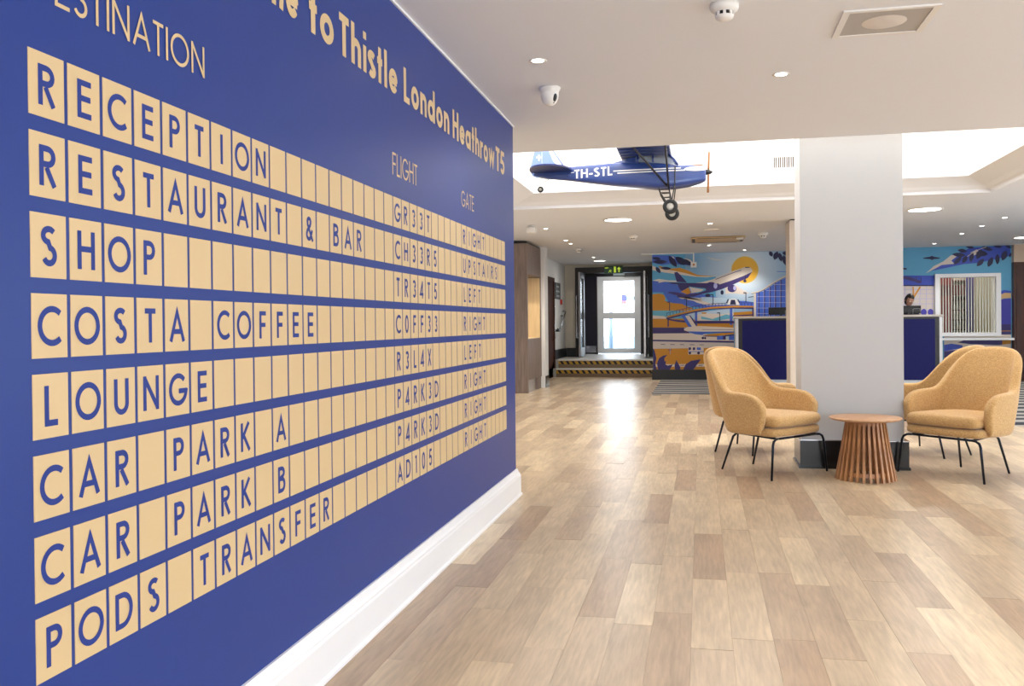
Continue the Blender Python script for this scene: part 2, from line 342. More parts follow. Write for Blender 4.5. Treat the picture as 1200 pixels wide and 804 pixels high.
MURAL = """
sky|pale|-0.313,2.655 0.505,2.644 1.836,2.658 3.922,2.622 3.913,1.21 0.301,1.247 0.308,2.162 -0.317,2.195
clouds|blue|-1.004,2.633 -0.597,2.612 -0.36,2.536 -0.145,2.451 -0.175,2.392 -0.381,2.407 -0.578,2.441 -0.796,2.416 -0.995,2.471
clouds|cream|-0.341,2.556 -0.203,2.513 -0.145,2.441 -0.262,2.494
clouds|cream|-1.015,2.411 -0.876,2.358 -0.599,2.301 -0.323,2.251 -0.069,2.186 0.378,2.161 0.126,2.14 -0.108,2.155 -0.422,2.207 -0.758,2.261 -1.006,2.314
clouds|ochre|-0.876,2.402 -0.599,2.341 -0.421,2.352 -0.264,2.294 -0.069,2.194 0.301,2.162 -0.069,2.164 -0.323,2.239 -0.599,2.305 -0.817,2.334
clouds|cream|0.11,2.555 0.284,2.52 0.439,2.501 0.42,2.489 0.265,2.501
clouds|blue|-0.998,2.088 -0.66,2.052 -0.463,1.978 -0.15,1.832 0.123,1.768 0.683,1.64 0.894,1.636 1.275,1.572 1.274,1.473 0.121,1.489 -0.152,1.532 -0.427,1.576 -0.664,1.64 -0.781,1.843 -1,1.846
clouds|cream|-0.998,2.098 -0.858,2.126 -0.66,2.092 -0.384,2.08 -0.384,2.052 -0.601,2.056 -0.74,2.067 -0.879,2.042 -0.859,2.069
clouds|cream|-0.563,1.819 -0.465,1.737 -0.327,1.735 0.006,1.71 0.161,1.627 0.413,1.604 0.509,1.563 0.121,1.558 -0.073,1.611 -0.151,1.652 -0.426,1.706
clouds|paler|0.006,1.73 0.414,1.713 0.626,1.68 0.625,1.561 0.238,1.587 0.025,1.649
clouds|cream|0.5,1.92 0.712,1.966 0.826,1.875 0.979,1.797 0.864,1.771 0.614,1.799 0.499,1.781
clouds|ochre|-1.011,1.806 -0.861,1.818 -0.762,1.792 -0.731,1.721 -0.739,1.661 -0.605,1.619 -0.388,1.595 -0.309,1.55 -0.153,1.492 -0.31,1.444 -1.013,1.459
clouds|teal|-1.013,1.459 -0.468,1.456 -0.469,1.296 -1.015,1.302
clouds|cream|-1.014,1.358 -0.765,1.339 -0.686,1.298 -0.608,1.257 -1.015,1.277
clouds|ochre|-0.998,1.289 -0.381,1.283 0.657,1.197 0.656,1.086 -1,1.101
clouds|paler|-0.31,1.394 0.663,1.481 0.661,1.214 -0.076,1.221
clouds|cream|-0.075,1.371 0.12,1.389 0.43,1.365 0.662,1.402 0.661,1.214 -0.076,1.221
clouds|teal|0.003,1.33 0.236,1.268 0.508,1.364 0.662,1.323 0.661,1.283 0.313,1.231 0.002,1.271
clouds|ochre|0.003,1.41 0.12,1.409 0.101,1.381 0.022,1.38
palm leaves|navy|-0.995,2.491 -0.942,2.465 -0.889,2.449 -0.836,2.443 -0.783,2.447 -0.73,2.46 -0.677,2.484 -0.729,2.511 -0.782,2.526 -0.835,2.532 -0.888,2.528 -0.941,2.516
palm leaves|navy|-0.656,2.608 -0.656,2.548 -0.644,2.498 -0.621,2.454 -0.588,2.418 -0.545,2.389 -0.49,2.369 -0.49,2.429 -0.502,2.479 -0.525,2.523 -0.557,2.559 -0.6,2.588
palm leaves|navy|-0.518,2.58 -0.505,2.522 -0.481,2.477 -0.45,2.443 -0.409,2.422 -0.361,2.411 -0.302,2.415 -0.315,2.473 -0.339,2.518 -0.37,2.552 -0.41,2.573 -0.459,2.584
palm leaves|navy|-0.827,2.357 -0.79,2.335 -0.753,2.322 -0.715,2.315 -0.677,2.315 -0.638,2.322 -0.599,2.337 -0.635,2.359 -0.673,2.372 -0.71,2.379 -0.749,2.379 -0.787,2.372
palm leaves|navy|-0.926,2.379 -0.928,2.344 -0.921,2.314 -0.908,2.29 -0.888,2.271 -0.862,2.257 -0.828,2.25 -0.826,2.285 -0.832,2.315 -0.845,2.339 -0.865,2.358 -0.892,2.371
palm leaves|navy|-0.38,2.527 -0.359,2.482 -0.333,2.448 -0.301,2.423 -0.264,2.407 -0.223,2.399 -0.175,2.402 -0.195,2.446 -0.222,2.48 -0.254,2.505 -0.29,2.522 -0.332,2.53
palm leaves|navy|-1.004,2.572 -0.975,2.551 -0.944,2.537 -0.913,2.53 -0.881,2.529 -0.849,2.534 -0.815,2.548 -0.845,2.569 -0.875,2.583 -0.906,2.59 -0.938,2.591 -0.971,2.585
palm leaves|cream|-0.597,2.602 -0.59,2.587 -0.581,2.574 -0.57,2.562 -0.558,2.553 -0.544,2.546 -0.528,2.54 -0.535,2.556 -0.544,2.569 -0.554,2.58 -0.567,2.59 -0.581,2.597
sun|sunedge|1.169,2.272 1.163,2.214 1.145,2.158 1.116,2.108 1.078,2.065 1.031,2.031 0.979,2.008 0.923,1.997 0.866,1.998 0.81,2.011 0.758,2.036 0.711,2.072 0.673,2.117 0.645,2.169 0.627,2.225 0.622,2.284 0.628,2.343 0.647,2.399 0.676,2.45 0.714,2.493 0.761,2.526 0.814,2.549 0.87,2.56 0.927,2.558 0.983,2.545 1.035,2.519 1.081,2.484 1.118,2.439 1.146,2.387 1.164,2.331
sun|sun|1.154,2.273 1.148,2.218 1.131,2.165 1.104,2.117 1.067,2.077 1.024,2.045 0.974,2.023 0.921,2.013 0.867,2.014 0.815,2.026 0.765,2.05 0.722,2.084 0.686,2.126 0.659,2.175 0.643,2.228 0.637,2.284 0.643,2.34 0.661,2.392 0.688,2.44 0.725,2.481 0.769,2.512 0.818,2.534 0.871,2.544 0.925,2.543 0.978,2.53 1.027,2.506 1.07,2.472 1.106,2.43 1.133,2.381 1.149,2.328
jet|cream|-0.148,2.022 0.008,2.037 0.242,2.094 0.514,2.207 0.707,2.277 0.861,2.325 0.9,2.338 0.989,2.335 1.037,2.295 1.048,2.245 1.023,2.216 0.86,2.151 0.512,1.989 0.241,1.975 0.008,1.985
jet|indigo|1.042,2.236 1.013,2.197 0.955,2.109 0.821,2.053 0.628,1.967 0.415,1.882 0.24,1.835 0.006,1.789 -0.151,1.742 -0.465,1.737 -0.504,1.778 -0.682,1.831 -0.662,1.849 -0.524,1.844 -0.307,1.791 -0.072,1.811 0.104,1.867 0.105,1.967 0.397,1.992 0.629,2.066 0.86,2.151
jet|indigo|-0.68,2.046 -0.581,2.048 -0.305,2.031 0.125,2.019 0.377,2.006 0.319,1.923 0.124,1.907 -0.149,1.942 -0.424,1.987 -0.601,2.02
jet|indigo|-0.544,2.256 -0.481,2.265 -0.422,2.207 -0.282,2.038 -0.492,2.058 -0.521,2.159
jet|indigo|-0.473,1.998 -0.306,1.985 -0.227,1.949 -0.385,1.866 -0.434,1.897
jet|ochre|-0.415,1.846 -0.247,1.934 -0.199,1.823 -0.268,1.79
jet|cream|-0.228,1.943 0.065,1.888 0.007,1.849 -0.189,1.813 -0.208,1.883
jet|indigo|0.34,1.943 0.327,1.902 0.291,1.869 0.24,1.852 0.183,1.853 0.131,1.872 0.096,1.906 0.083,1.948 0.097,1.989 0.132,2.021 0.184,2.039 0.241,2.038 0.292,2.018 0.328,1.985
jet|lilac|0.338,1.959 0.334,1.933 0.323,1.912 0.308,1.901 0.29,1.902 0.275,1.913 0.264,1.934 0.261,1.96 0.265,1.986 0.276,2.007 0.291,2.018 0.308,2.018 0.324,2.006 0.335,1.985
jet|indigo|0.727,1.896 0.717,1.862 0.692,1.835 0.654,1.82 0.613,1.821 0.576,1.837 0.551,1.865 0.542,1.9 0.551,1.934 0.577,1.961 0.614,1.976 0.656,1.975 0.692,1.959 0.718,1.931
jet|lilac|0.719,1.906 0.716,1.886 0.707,1.869 0.695,1.86 0.681,1.861 0.669,1.87 0.66,1.887 0.658,1.907 0.661,1.928 0.669,1.944 0.682,1.953 0.696,1.953 0.708,1.944 0.716,1.927
jet|navy|0.927,2.047 0.924,2.033 0.915,2.022 0.902,2.016 0.887,2.017 0.874,2.023 0.865,2.034 0.862,2.048 0.865,2.062 0.875,2.072 0.888,2.078 0.902,2.078 0.915,2.072 0.924,2.06
jet|navy|0.905,2.152 0.885,2.053 0.904,2.049 0.924,2.147
jet|navy|0.467,1.818 0.463,1.797 0.454,1.78 0.441,1.771 0.426,1.772 0.413,1.781 0.404,1.798 0.401,1.819 0.404,1.839 0.414,1.856 0.427,1.865 0.442,1.864 0.455,1.855 0.464,1.838
jet|navy|0.197,1.762 0.191,1.747 0.176,1.735 0.154,1.728 0.13,1.728 0.108,1.736 0.093,1.748 0.088,1.764 0.093,1.78 0.109,1.792 0.131,1.798 0.155,1.798 0.177,1.791 0.192,1.778
jet|indigo|0.302,2.087 0.709,2.235 0.705,2.247 0.298,2.098
jet|indigo|0.709,2.235 0.824,2.268 0.821,2.28 0.705,2.247
jet|navy|0.897,2.338 0.987,2.336 0.992,2.32 0.906,2.32
bridge|indigo|-0.69,1.298 -0.663,1.298 -0.664,1.117 -0.692,1.117
bridge|blue|-0.124,1.422 -0.075,1.421 -0.077,1.152 -0.126,1.152
bridge|blue|0.586,1.482 0.64,1.482 0.637,1.145 0.583,1.145
bridge|indigo|-0.716,1.288 -0.469,1.256 -0.076,1.221 1.082,1.216 1.082,1.176 -0.077,1.177 -0.47,1.215 -0.687,1.258
bridge|indigo|-0.726,1.302 -0.508,1.372 -0.153,1.448 0.218,1.503 0.663,1.525 1.065,1.512 1.065,1.466 0.663,1.481 0.218,1.467 -0.153,1.404 -0.469,1.328 -0.687,1.274
bridge|ochre|-0.716,1.335 -0.508,1.388 -0.153,1.472 0.218,1.523 0.663,1.541 1.066,1.531 1.065,1.5 0.663,1.505 0.218,1.487 -0.153,1.432 -0.468,1.36 -0.686,1.308
bridge|indigo|-0.71,1.402 -0.711,1.337 -0.701,1.337 -0.7,1.401
bridge|indigo|-0.643,1.419 -0.643,1.355 -0.633,1.355 -0.633,1.419
bridge|indigo|-0.575,1.436 -0.576,1.372 -0.566,1.372 -0.566,1.436
bridge|indigo|-0.508,1.454 -0.509,1.389 -0.499,1.389 -0.498,1.453
bridge|indigo|-0.441,1.469 -0.441,1.405 -0.431,1.405 -0.431,1.469
bridge|indigo|-0.374,1.485 -0.374,1.421 -0.364,1.421 -0.364,1.485
bridge|indigo|-0.307,1.501 -0.307,1.437 -0.297,1.437 -0.297,1.501
bridge|indigo|-0.24,1.517 -0.24,1.453 -0.23,1.453 -0.23,1.517
bridge|indigo|-0.173,1.532 -0.173,1.468 -0.164,1.468 -0.163,1.532
bridge|indigo|-0.106,1.543 -0.107,1.479 -0.097,1.479 -0.096,1.543
bridge|indigo|-0.04,1.552 -0.04,1.488 -0.03,1.488 -0.03,1.552
bridge|indigo|0.027,1.561 0.026,1.497 0.036,1.497 0.037,1.561
bridge|indigo|0.093,1.57 0.093,1.507 0.102,1.506 0.103,1.57
bridge|indigo|0.16,1.579 0.159,1.516 0.169,1.516 0.169,1.579
bridge|indigo|0.226,1.587 0.225,1.524 0.235,1.523 0.235,1.587
bridge|indigo|0.292,1.59 0.291,1.526 0.301,1.526 0.301,1.59
bridge|indigo|0.358,1.592 0.357,1.529 0.367,1.529 0.367,1.592
bridge|indigo|0.424,1.595 0.423,1.532 0.433,1.531 0.433,1.595
bridge|indigo|0.489,1.598 0.489,1.534 0.498,1.534 0.499,1.598
bridge|indigo|0.555,1.6 0.554,1.537 0.564,1.537 0.565,1.6
bridge|indigo|0.62,1.603 0.62,1.539 0.63,1.539 0.63,1.603
bridge|indigo|0.686,1.604 0.685,1.54 0.695,1.54 0.696,1.604
bridge|indigo|0.751,1.602 0.751,1.539 0.76,1.539 0.761,1.602
bridge|indigo|0.816,1.6 0.816,1.537 0.826,1.537 0.826,1.6
bridge|indigo|0.882,1.599 0.881,1.536 0.891,1.536 0.891,1.599
bridge|indigo|0.947,1.597 0.946,1.534 0.956,1.534 0.956,1.597
bridge|indigo|1.012,1.596 1.011,1.533 1.021,1.532 1.021,1.596
bridge|indigo|-0.712,1.395 -0.506,1.448 -0.508,1.457 -0.715,1.404
bridge|indigo|-0.506,1.448 -0.151,1.531 -0.153,1.541 -0.508,1.458
bridge|indigo|-0.152,1.531 0.22,1.582 0.218,1.592 -0.153,1.541
bridge|indigo|0.219,1.582 0.664,1.599 0.664,1.609 0.219,1.592
bridge|indigo|0.664,1.599 1.062,1.59 1.062,1.599 0.664,1.609
bridge|navy|-0.652,1.639 -0.653,1.448 -0.638,1.448 -0.636,1.639
bridge|navy|-0.7,1.625 -0.636,1.624 -0.636,1.642 -0.699,1.643
bridge|navy|-0.3,1.7 -0.302,1.514 -0.286,1.514 -0.284,1.7
bridge|navy|-0.347,1.686 -0.285,1.685 -0.284,1.703 -0.347,1.704
bridge|navy|0.242,1.78 0.24,1.567 0.256,1.566 0.257,1.779
bridge|navy|0.195,1.765 0.257,1.764 0.257,1.782 0.195,1.783
bridge|navy|0.375,1.402 0.373,1.227 0.389,1.227 0.39,1.402
bridge|navy|0.328,1.387 0.39,1.387 0.39,1.405 0.328,1.405
bridge|navy|0.904,1.81 0.903,1.607 0.918,1.606 0.92,1.81
bridge|navy|0.86,1.796 0.92,1.795 0.92,1.813 0.86,1.814
bridge|navy|0.96,1.703 1.067,1.717 1.065,1.732 0.958,1.718
bridge|white|0.526,1.563 0.585,1.671 0.633,1.684 0.71,1.683 0.767,1.609 0.786,1.553
bridge|navy|0.59,1.566 0.61,1.664 0.69,1.663 0.713,1.564
bridge|navy|0.507,1.593 0.546,1.681 0.571,1.681 0.536,1.592
bridge|navy|0.738,1.668 0.763,1.668 0.801,1.598 0.782,1.589
bridge|ochre|0.665,1.402 1.033,1.421 1.043,1.358 0.665,1.339
bridge|indigo|0.65,1.323 1.052,1.336 1.052,1.356 0.649,1.343
bridge|ochre|0.665,1.323 1.042,1.33 1.042,1.289 0.665,1.287
bridge|indigo|1.034,1.477 1.068,1.476 1.067,1.279 1.04,1.279
terminal|blue|1.112,1.791 1.17,1.81 1.265,1.828 1.36,1.895 1.493,1.985 1.645,2.072 1.786,2.128 2.207,2.22 2.761,2.237 3.307,2.173 3.918,1.992 3.913,1.21 1.109,1.269
terminal|indigo|1.157,1.81 1.153,1.268 1.178,1.268 1.182,1.809
terminal|lilac|1.149,1.802 1.145,1.268 1.152,1.268 1.156,1.802
terminal|indigo|1.272,1.857 1.267,1.267 1.292,1.267 1.296,1.857
terminal|lilac|1.263,1.849 1.259,1.267 1.266,1.267 1.271,1.849
terminal|indigo|1.386,1.924 1.381,1.266 1.406,1.265 1.41,1.923
terminal|lilac|1.377,1.916 1.373,1.266 1.38,1.266 1.385,1.916
terminal|indigo|1.49,1.996 1.485,1.264 1.51,1.264 1.515,1.996
terminal|lilac|1.482,1.989 1.477,1.265 1.484,1.265 1.489,1.989
terminal|indigo|1.598,2.057 1.593,1.263 1.617,1.263 1.623,2.057
terminal|lilac|1.59,2.049 1.584,1.263 1.592,1.263 1.597,2.049
terminal|indigo|1.708,2.104 1.702,1.262 1.726,1.262 1.732,2.103
terminal|lilac|1.699,2.096 1.694,1.262 1.701,1.262 1.707,2.096
terminal|indigo|1.821,2.131 1.815,1.261 1.839,1.261 1.845,2.13
terminal|lilac|1.812,2.123 1.806,1.261 1.814,1.261 1.82,2.123
terminal|indigo|1.933,2.158 1.927,1.26 1.951,1.259 1.957,2.157
terminal|lilac|1.925,2.15 1.919,1.26 1.926,1.26 1.932,2.15
terminal|indigo|2.045,2.185 2.039,1.259 2.063,1.258 2.07,2.184
terminal|lilac|2.037,2.177 2.031,1.259 2.038,1.259 2.044,2.177
terminal|indigo|2.157,2.21 2.151,1.257 2.175,1.257 2.181,2.209
terminal|lilac|2.149,2.202 2.143,1.257 2.15,1.257 2.156,2.202
terminal|indigo|2.306,2.218 2.3,1.256 2.324,1.255 2.33,2.218
terminal|lilac|2.297,2.211 2.291,1.256 2.299,1.256 2.305,2.21
terminal|indigo|2.454,2.223 2.448,1.254 2.472,1.254 2.478,2.222
terminal|lilac|2.446,2.215 2.439,1.254 2.447,1.254 2.453,2.215
terminal|indigo|2.602,2.231 2.595,1.253 2.619,1.252 2.626,2.231
terminal|lilac|2.593,2.223 2.587,1.253 2.594,1.253 2.601,2.223
terminal|indigo|2.749,2.228 2.742,1.251 2.766,1.251 2.773,2.227
terminal|lilac|2.74,2.22 2.734,1.251 2.742,1.251 2.748,2.22
terminal|indigo|2.895,2.213 2.889,1.249 2.913,1.249 2.919,2.212
terminal|lilac|2.887,2.205 2.881,1.249 2.888,1.249 2.894,2.205
terminal|indigo|3.041,2.198 3.035,1.248 3.059,1.247 3.065,2.198
terminal|lilac|3.033,2.191 3.027,1.248 3.034,1.248 3.04,2.191
terminal|indigo|3.187,2.18 3.181,1.246 3.205,1.246 3.21,2.179
terminal|lilac|3.178,2.172 3.173,1.246 3.18,1.246 3.186,2.172
terminal|indigo|3.332,2.154 3.326,1.245 3.35,1.244 3.355,2.153
terminal|lilac|3.323,2.146 3.318,1.245 3.325,1.245 3.331,2.146
terminal|indigo|3.476,2.112 3.471,1.243 3.494,1.243 3.499,2.112
terminal|lilac|3.468,2.105 3.463,1.243 3.47,1.243 3.475,2.104
terminal|indigo|3.62,2.071 3.615,1.241 3.638,1.241 3.643,2.07
terminal|lilac|3.612,2.063 3.607,1.242 3.614,1.241 3.619,2.063
terminal|indigo|3.763,2.026 3.759,1.24 3.782,1.24 3.787,2.025
terminal|lilac|3.755,2.018 3.751,1.24 3.758,1.24 3.762,2.018
terminal|lilac|1.474,1.96 3.914,1.915 3.914,1.925 1.474,1.97
terminal|lilac|1.322,1.838 3.913,1.793 3.913,1.802 1.322,1.847
terminal|lilac|1.131,1.717 3.913,1.673 3.913,1.682 1.131,1.727
terminal|lilac|1.13,1.595 3.912,1.554 3.912,1.564 1.13,1.604
terminal|lilac|1.129,1.48 3.911,1.444 3.911,1.453 1.129,1.49
terminal|lilac|1.128,1.368 3.911,1.335 3.911,1.344 1.128,1.378
terminal|cream|1.071,1.796 1.116,1.795 1.112,1.269 1.067,1.269
terminal|cream|1.024,1.783 1.172,1.812 1.167,1.839 1.018,1.81
terminal|cream|1.176,1.813 1.29,1.87 1.278,1.895 1.164,1.838
terminal|cream|1.291,1.871 1.463,1.986 1.448,2.009 1.277,1.894
terminal|cream|1.462,1.985 1.651,2.093 1.638,2.117 1.449,2.009
terminal|cream|1.649,2.092 1.791,2.146 1.781,2.172 1.64,2.118
terminal|cream|1.789,2.146 2.21,2.236 2.204,2.263 1.783,2.172
terminal|cream|2.207,2.236 2.761,2.253 2.76,2.28 2.206,2.263
terminal|cream|2.76,2.253 3.306,2.191 3.309,2.217 2.762,2.28
terminal|cream|3.304,2.191 3.915,2.008 3.921,2.034 3.311,2.217
terminal|navy|1.021,1.777 1.17,1.804 1.169,1.812 1.02,1.784
terminal|navy|1.171,1.804 1.286,1.861 1.282,1.868 1.168,1.811
terminal|navy|1.286,1.861 1.457,1.976 1.453,1.983 1.282,1.868
terminal|navy|1.457,1.976 1.647,2.084 1.643,2.091 1.453,1.983
terminal|navy|1.646,2.084 1.787,2.138 1.785,2.145 1.643,2.091
terminal|navy|1.787,2.138 2.207,2.228 2.206,2.236 1.785,2.145
terminal|navy|2.207,2.228 2.761,2.245 2.761,2.253 2.207,2.236
terminal|navy|2.76,2.245 3.307,2.183 3.308,2.191 2.761,2.253
terminal|navy|3.306,2.183 3.917,2 3.919,2.007 3.308,2.19
sky|blue|1.532,2.225 1.786,2.214 1.787,2.225 1.533,2.237
palm leaves|navy|1.388,2.65 1.378,2.622 1.377,2.598 1.383,2.578 1.396,2.561 1.416,2.549 1.444,2.541 1.454,2.57 1.455,2.593 1.45,2.614 1.437,2.63 1.417,2.642
palm leaves|navy|1.551,2.642 1.511,2.626 1.484,2.605 1.467,2.579 1.461,2.548 1.465,2.513 1.481,2.471 1.521,2.487 1.548,2.509 1.565,2.535 1.571,2.566 1.567,2.601
palm leaves|navy|1.582,2.616 1.566,2.58 1.561,2.546 1.563,2.515 1.575,2.485 1.594,2.458 1.625,2.433 1.641,2.469 1.646,2.502 1.644,2.534 1.632,2.563 1.613,2.591
palm leaves|navy|1.663,2.565 1.646,2.524 1.64,2.485 1.643,2.449 1.655,2.414 1.677,2.382 1.71,2.352 1.728,2.393 1.734,2.432 1.731,2.468 1.718,2.503 1.696,2.535
palm leaves|navy|1.639,2.614 1.659,2.584 1.681,2.565 1.705,2.554 1.731,2.552 1.759,2.559 1.789,2.577 1.769,2.607 1.747,2.627 1.723,2.638 1.697,2.639 1.669,2.632
palm leaves|navy|1.723,2.573 1.72,2.548 1.723,2.527 1.731,2.51 1.744,2.497 1.762,2.488 1.786,2.484 1.79,2.509 1.787,2.53 1.779,2.547 1.766,2.559 1.748,2.569
runway|indigo|-1,1.101 -0.361,1.095 -0.231,0.976 -1.001,0.975
runway|indigo|-0.12,1.235 0.657,1.227 0.657,1.179 -0.12,1.187
runway|cream|-1.005,0.975 -0.231,0.976 0.666,0.915 0.665,0.809 -1.006,0.841
runway|indigo|-1.006,0.845 0.665,0.809 0.665,0.771 -1.007,0.814
runway|cream2|-1.007,0.811 0.665,0.769 0.664,0.672 -1.008,0.652
runway|indigo|-0.837,0.74 -0.744,0.737 -0.744,0.749 -0.836,0.751
runway|indigo|-0.638,0.737 -0.546,0.734 -0.545,0.746 -0.638,0.748
runway|indigo|-0.44,0.734 -0.348,0.732 -0.348,0.743 -0.44,0.745
runway|indigo|-0.233,0.731 -0.141,0.728 -0.141,0.74 -0.232,0.742
runway|indigo|-0.037,0.728 0.055,0.726 0.055,0.737 -0.036,0.739
runway|ochre|-1.008,0.652 0.664,0.672 0.66,0.205 -1.012,0.203
runway|cream|-1.011,0.324 0.661,0.337 0.661,0.28 -1.011,0.27
runway|indigo|-0.433,0.296 -0.345,0.299 -0.345,0.31 -0.433,0.308
runway|indigo|-0.061,0.296 0.025,0.299 0.025,0.31 -0.062,0.307
parked jet|blue|-0.409,1.355 -0.33,1.374 -0.155,1.172 -0.097,1.072 -0.234,1.073
parked jet|cream|-0.326,1.344 -0.228,1.343 -0.099,1.131 -0.066,1.097 -0.186,1.109
parked jet|indigo|-0.245,1.352 -0.219,1.352 -0.077,1.137 -0.099,1.12
parked jet|cream|-0.357,1.06 -0.295,1.104 -0.033,1.124 0.667,1.086 0.666,1.007 0.053,1.007 -0.274,1.014 -0.339,1.033
parked jet|blue|-0.296,1.017 0.053,1.007 0.666,1.007 0.666,0.989 0.096,0.974 0.019,0.937 -0.122,0.953
parked jet|indigo|0.02,1.048 0.667,1.038 0.667,1.047 0.02,1.056
parked jet|ochre|0.052,0.936 0.269,0.966 0.666,0.985 0.666,0.954 0.354,0.917 0.138,0.909
parked jet|indigo|0.03,0.923 0.397,0.916 0.666,0.945 0.666,0.923 0.462,0.894 0.052,0.905
parked jet|blue|0.322,0.912 0.445,0.916 0.444,0.837 0.321,0.837
parked jet|indigo|0.445,0.916 0.501,0.916 0.5,0.836 0.444,0.837
parked jet|paler|0.501,0.907 0.565,0.906 0.564,0.845 0.5,0.845
parked jet|blue|0.565,0.915 0.666,0.915 0.665,0.826 0.564,0.827
parked jet|navy|0.06,0.874 0.057,0.863 0.05,0.854 0.04,0.848 0.028,0.849 0.018,0.854 0.011,0.863 0.008,0.875 0.011,0.886 0.018,0.895 0.029,0.9 0.04,0.9 0.051,0.895 0.058,0.886
parked jet|navy|0.103,0.872 0.101,0.861 0.095,0.853 0.086,0.848 0.077,0.848 0.068,0.853 0.062,0.861 0.06,0.872 0.062,0.883 0.068,0.891 0.077,0.896 0.087,0.896 0.095,0.891 0.101,0.882
truck|cream|-0.266,0.694 -0.015,0.697 0.05,0.675 0.049,0.531 -0.267,0.531
truck|indigo|-0.259,0.676 -0.211,0.685 -0.207,0.631 -0.26,0.62
truck|indigo|-0.174,0.676 -0.124,0.68 -0.124,0.627 -0.174,0.62
truck|blue|-0.091,0.68 -0.011,0.675 -0.005,0.619 -0.092,0.626
truck|navy|-0.208,0.56 -0.21,0.548 -0.218,0.539 -0.228,0.534 -0.24,0.534 -0.25,0.539 -0.258,0.549 -0.26,0.56 -0.257,0.572 -0.25,0.581 -0.239,0.586 -0.228,0.586 -0.217,0.581 -0.21,0.572
truck|navy|-0.025,0.56 -0.028,0.548 -0.036,0.539 -0.049,0.534 -0.062,0.534 -0.074,0.539 -0.083,0.548 -0.086,0.56 -0.083,0.571 -0.074,0.581 -0.062,0.586 -0.048,0.586 -0.036,0.58 -0.028,0.571
truck|blue|-0.266,0.585 0.049,0.584 0.049,0.597 -0.266,0.598
runway|indigo|-0.682,0.616 -0.605,0.627 -0.607,0.638 -0.684,0.627
runway|lilac|-0.645,0.678 -0.646,0.539 -0.637,0.539 -0.636,0.678
agave|indigo|-1.008,0.668 -0.964,0.612 -0.927,0.454 -0.951,0.331 -0.918,0.203 -1.012,0.203
agave|indigo|-0.896,0.203 -0.917,0.342 -0.872,0.454 -0.794,0.504 -0.699,0.526 -0.762,0.454 -0.758,0.383 -0.729,0.398 -0.741,0.32 -0.692,0.297 -0.586,0.324 -0.642,0.23 -0.664,0.203
agave|indigo|-0.543,0.204 -0.553,0.309 -0.515,0.414 -0.487,0.364 -0.437,0.275 -0.429,0.204
agave|indigo|-0.379,0.204 -0.323,0.324 -0.213,0.398 -0.006,0.431 -0.072,0.342 -0.149,0.231 -0.171,0.204
clouds|royal|4.421,2.17 4.554,2.262 4.788,2.329 4.935,2.498 5.196,2.616 5.913,2.653 5.917,2.442 5.54,2.358 5.31,2.316 5.079,2.3 4.729,2.226 4.554,2.192
clouds|cream|4.377,2.133 4.525,2.272 4.701,2.362 4.847,2.484 4.964,2.466 4.847,2.374 4.905,2.31 4.671,2.29 4.554,2.224
clouds|cream|5.196,2.523 5.312,2.582 5.369,2.534 5.253,2.458
palm leaves|navy|4.862,2.5 4.901,2.471 4.941,2.453 4.982,2.444 5.023,2.443 5.066,2.45 5.109,2.468 5.07,2.497 5.03,2.515 4.989,2.525 4.948,2.525 4.906,2.518
palm leaves|navy|4.89,2.295 4.931,2.302 4.964,2.318 4.992,2.34 5.013,2.369 5.028,2.404 5.036,2.448 4.996,2.441 4.962,2.426 4.935,2.403 4.913,2.374 4.898,2.339
palm leaves|navy|4.964,2.576 4.991,2.55 5.019,2.534 5.047,2.525 5.077,2.525 5.107,2.532 5.138,2.549 5.112,2.575 5.084,2.591 5.056,2.6 5.026,2.6 4.996,2.593
palm leaves|navy|5.05,2.322 5.084,2.331 5.109,2.346 5.128,2.367 5.138,2.393 5.142,2.424 5.138,2.461 5.104,2.453 5.079,2.438 5.06,2.417 5.049,2.391 5.045,2.36
palm leaves|navy|5.195,2.335 5.225,2.362 5.245,2.393 5.256,2.425 5.259,2.46 5.254,2.497 5.239,2.537 5.209,2.51 5.189,2.479 5.178,2.447 5.175,2.412 5.18,2.375
palm leaves|navy|5.297,2.52 5.329,2.482 5.362,2.458 5.398,2.446 5.434,2.446 5.472,2.457 5.512,2.483 5.481,2.521 5.447,2.545 5.412,2.557 5.375,2.557 5.337,2.546
palm leaves|navy|5.311,2.394 5.352,2.41 5.381,2.433 5.4,2.461 5.41,2.495 5.41,2.534 5.398,2.58 5.357,2.564 5.328,2.542 5.308,2.514 5.299,2.48 5.299,2.44
palm leaves|navy|5.31,2.254 5.349,2.257 5.38,2.269 5.405,2.289 5.424,2.315 5.436,2.349 5.44,2.391 5.401,2.388 5.37,2.376 5.345,2.356 5.326,2.33 5.314,2.296
palm leaves|navy|5.511,2.234 5.549,2.252 5.577,2.277 5.596,2.307 5.606,2.341 5.607,2.38 5.598,2.425 5.56,2.406 5.532,2.381 5.513,2.352 5.503,2.318 5.502,2.278
palm leaves|navy|5.683,2.276 5.706,2.311 5.719,2.345 5.723,2.38 5.719,2.414 5.707,2.45 5.684,2.485 5.661,2.451 5.648,2.416 5.644,2.382 5.648,2.347 5.66,2.312
palm leaves|navy|5.769,2.352 5.808,2.373 5.836,2.4 5.853,2.431 5.86,2.467 5.857,2.507 5.841,2.552 5.802,2.531 5.775,2.505 5.757,2.474 5.75,2.438 5.754,2.398
palm leaves|navy|5.398,2.627 5.426,2.595 5.456,2.572 5.489,2.557 5.523,2.55 5.56,2.55 5.599,2.559 5.571,2.591 5.54,2.613 5.508,2.628 5.474,2.636 5.437,2.636
palm leaves|navy|5.613,2.643 5.638,2.622 5.663,2.609 5.688,2.602 5.715,2.6 5.742,2.605 5.77,2.616 5.746,2.637 5.721,2.65 5.695,2.657 5.669,2.659 5.641,2.654
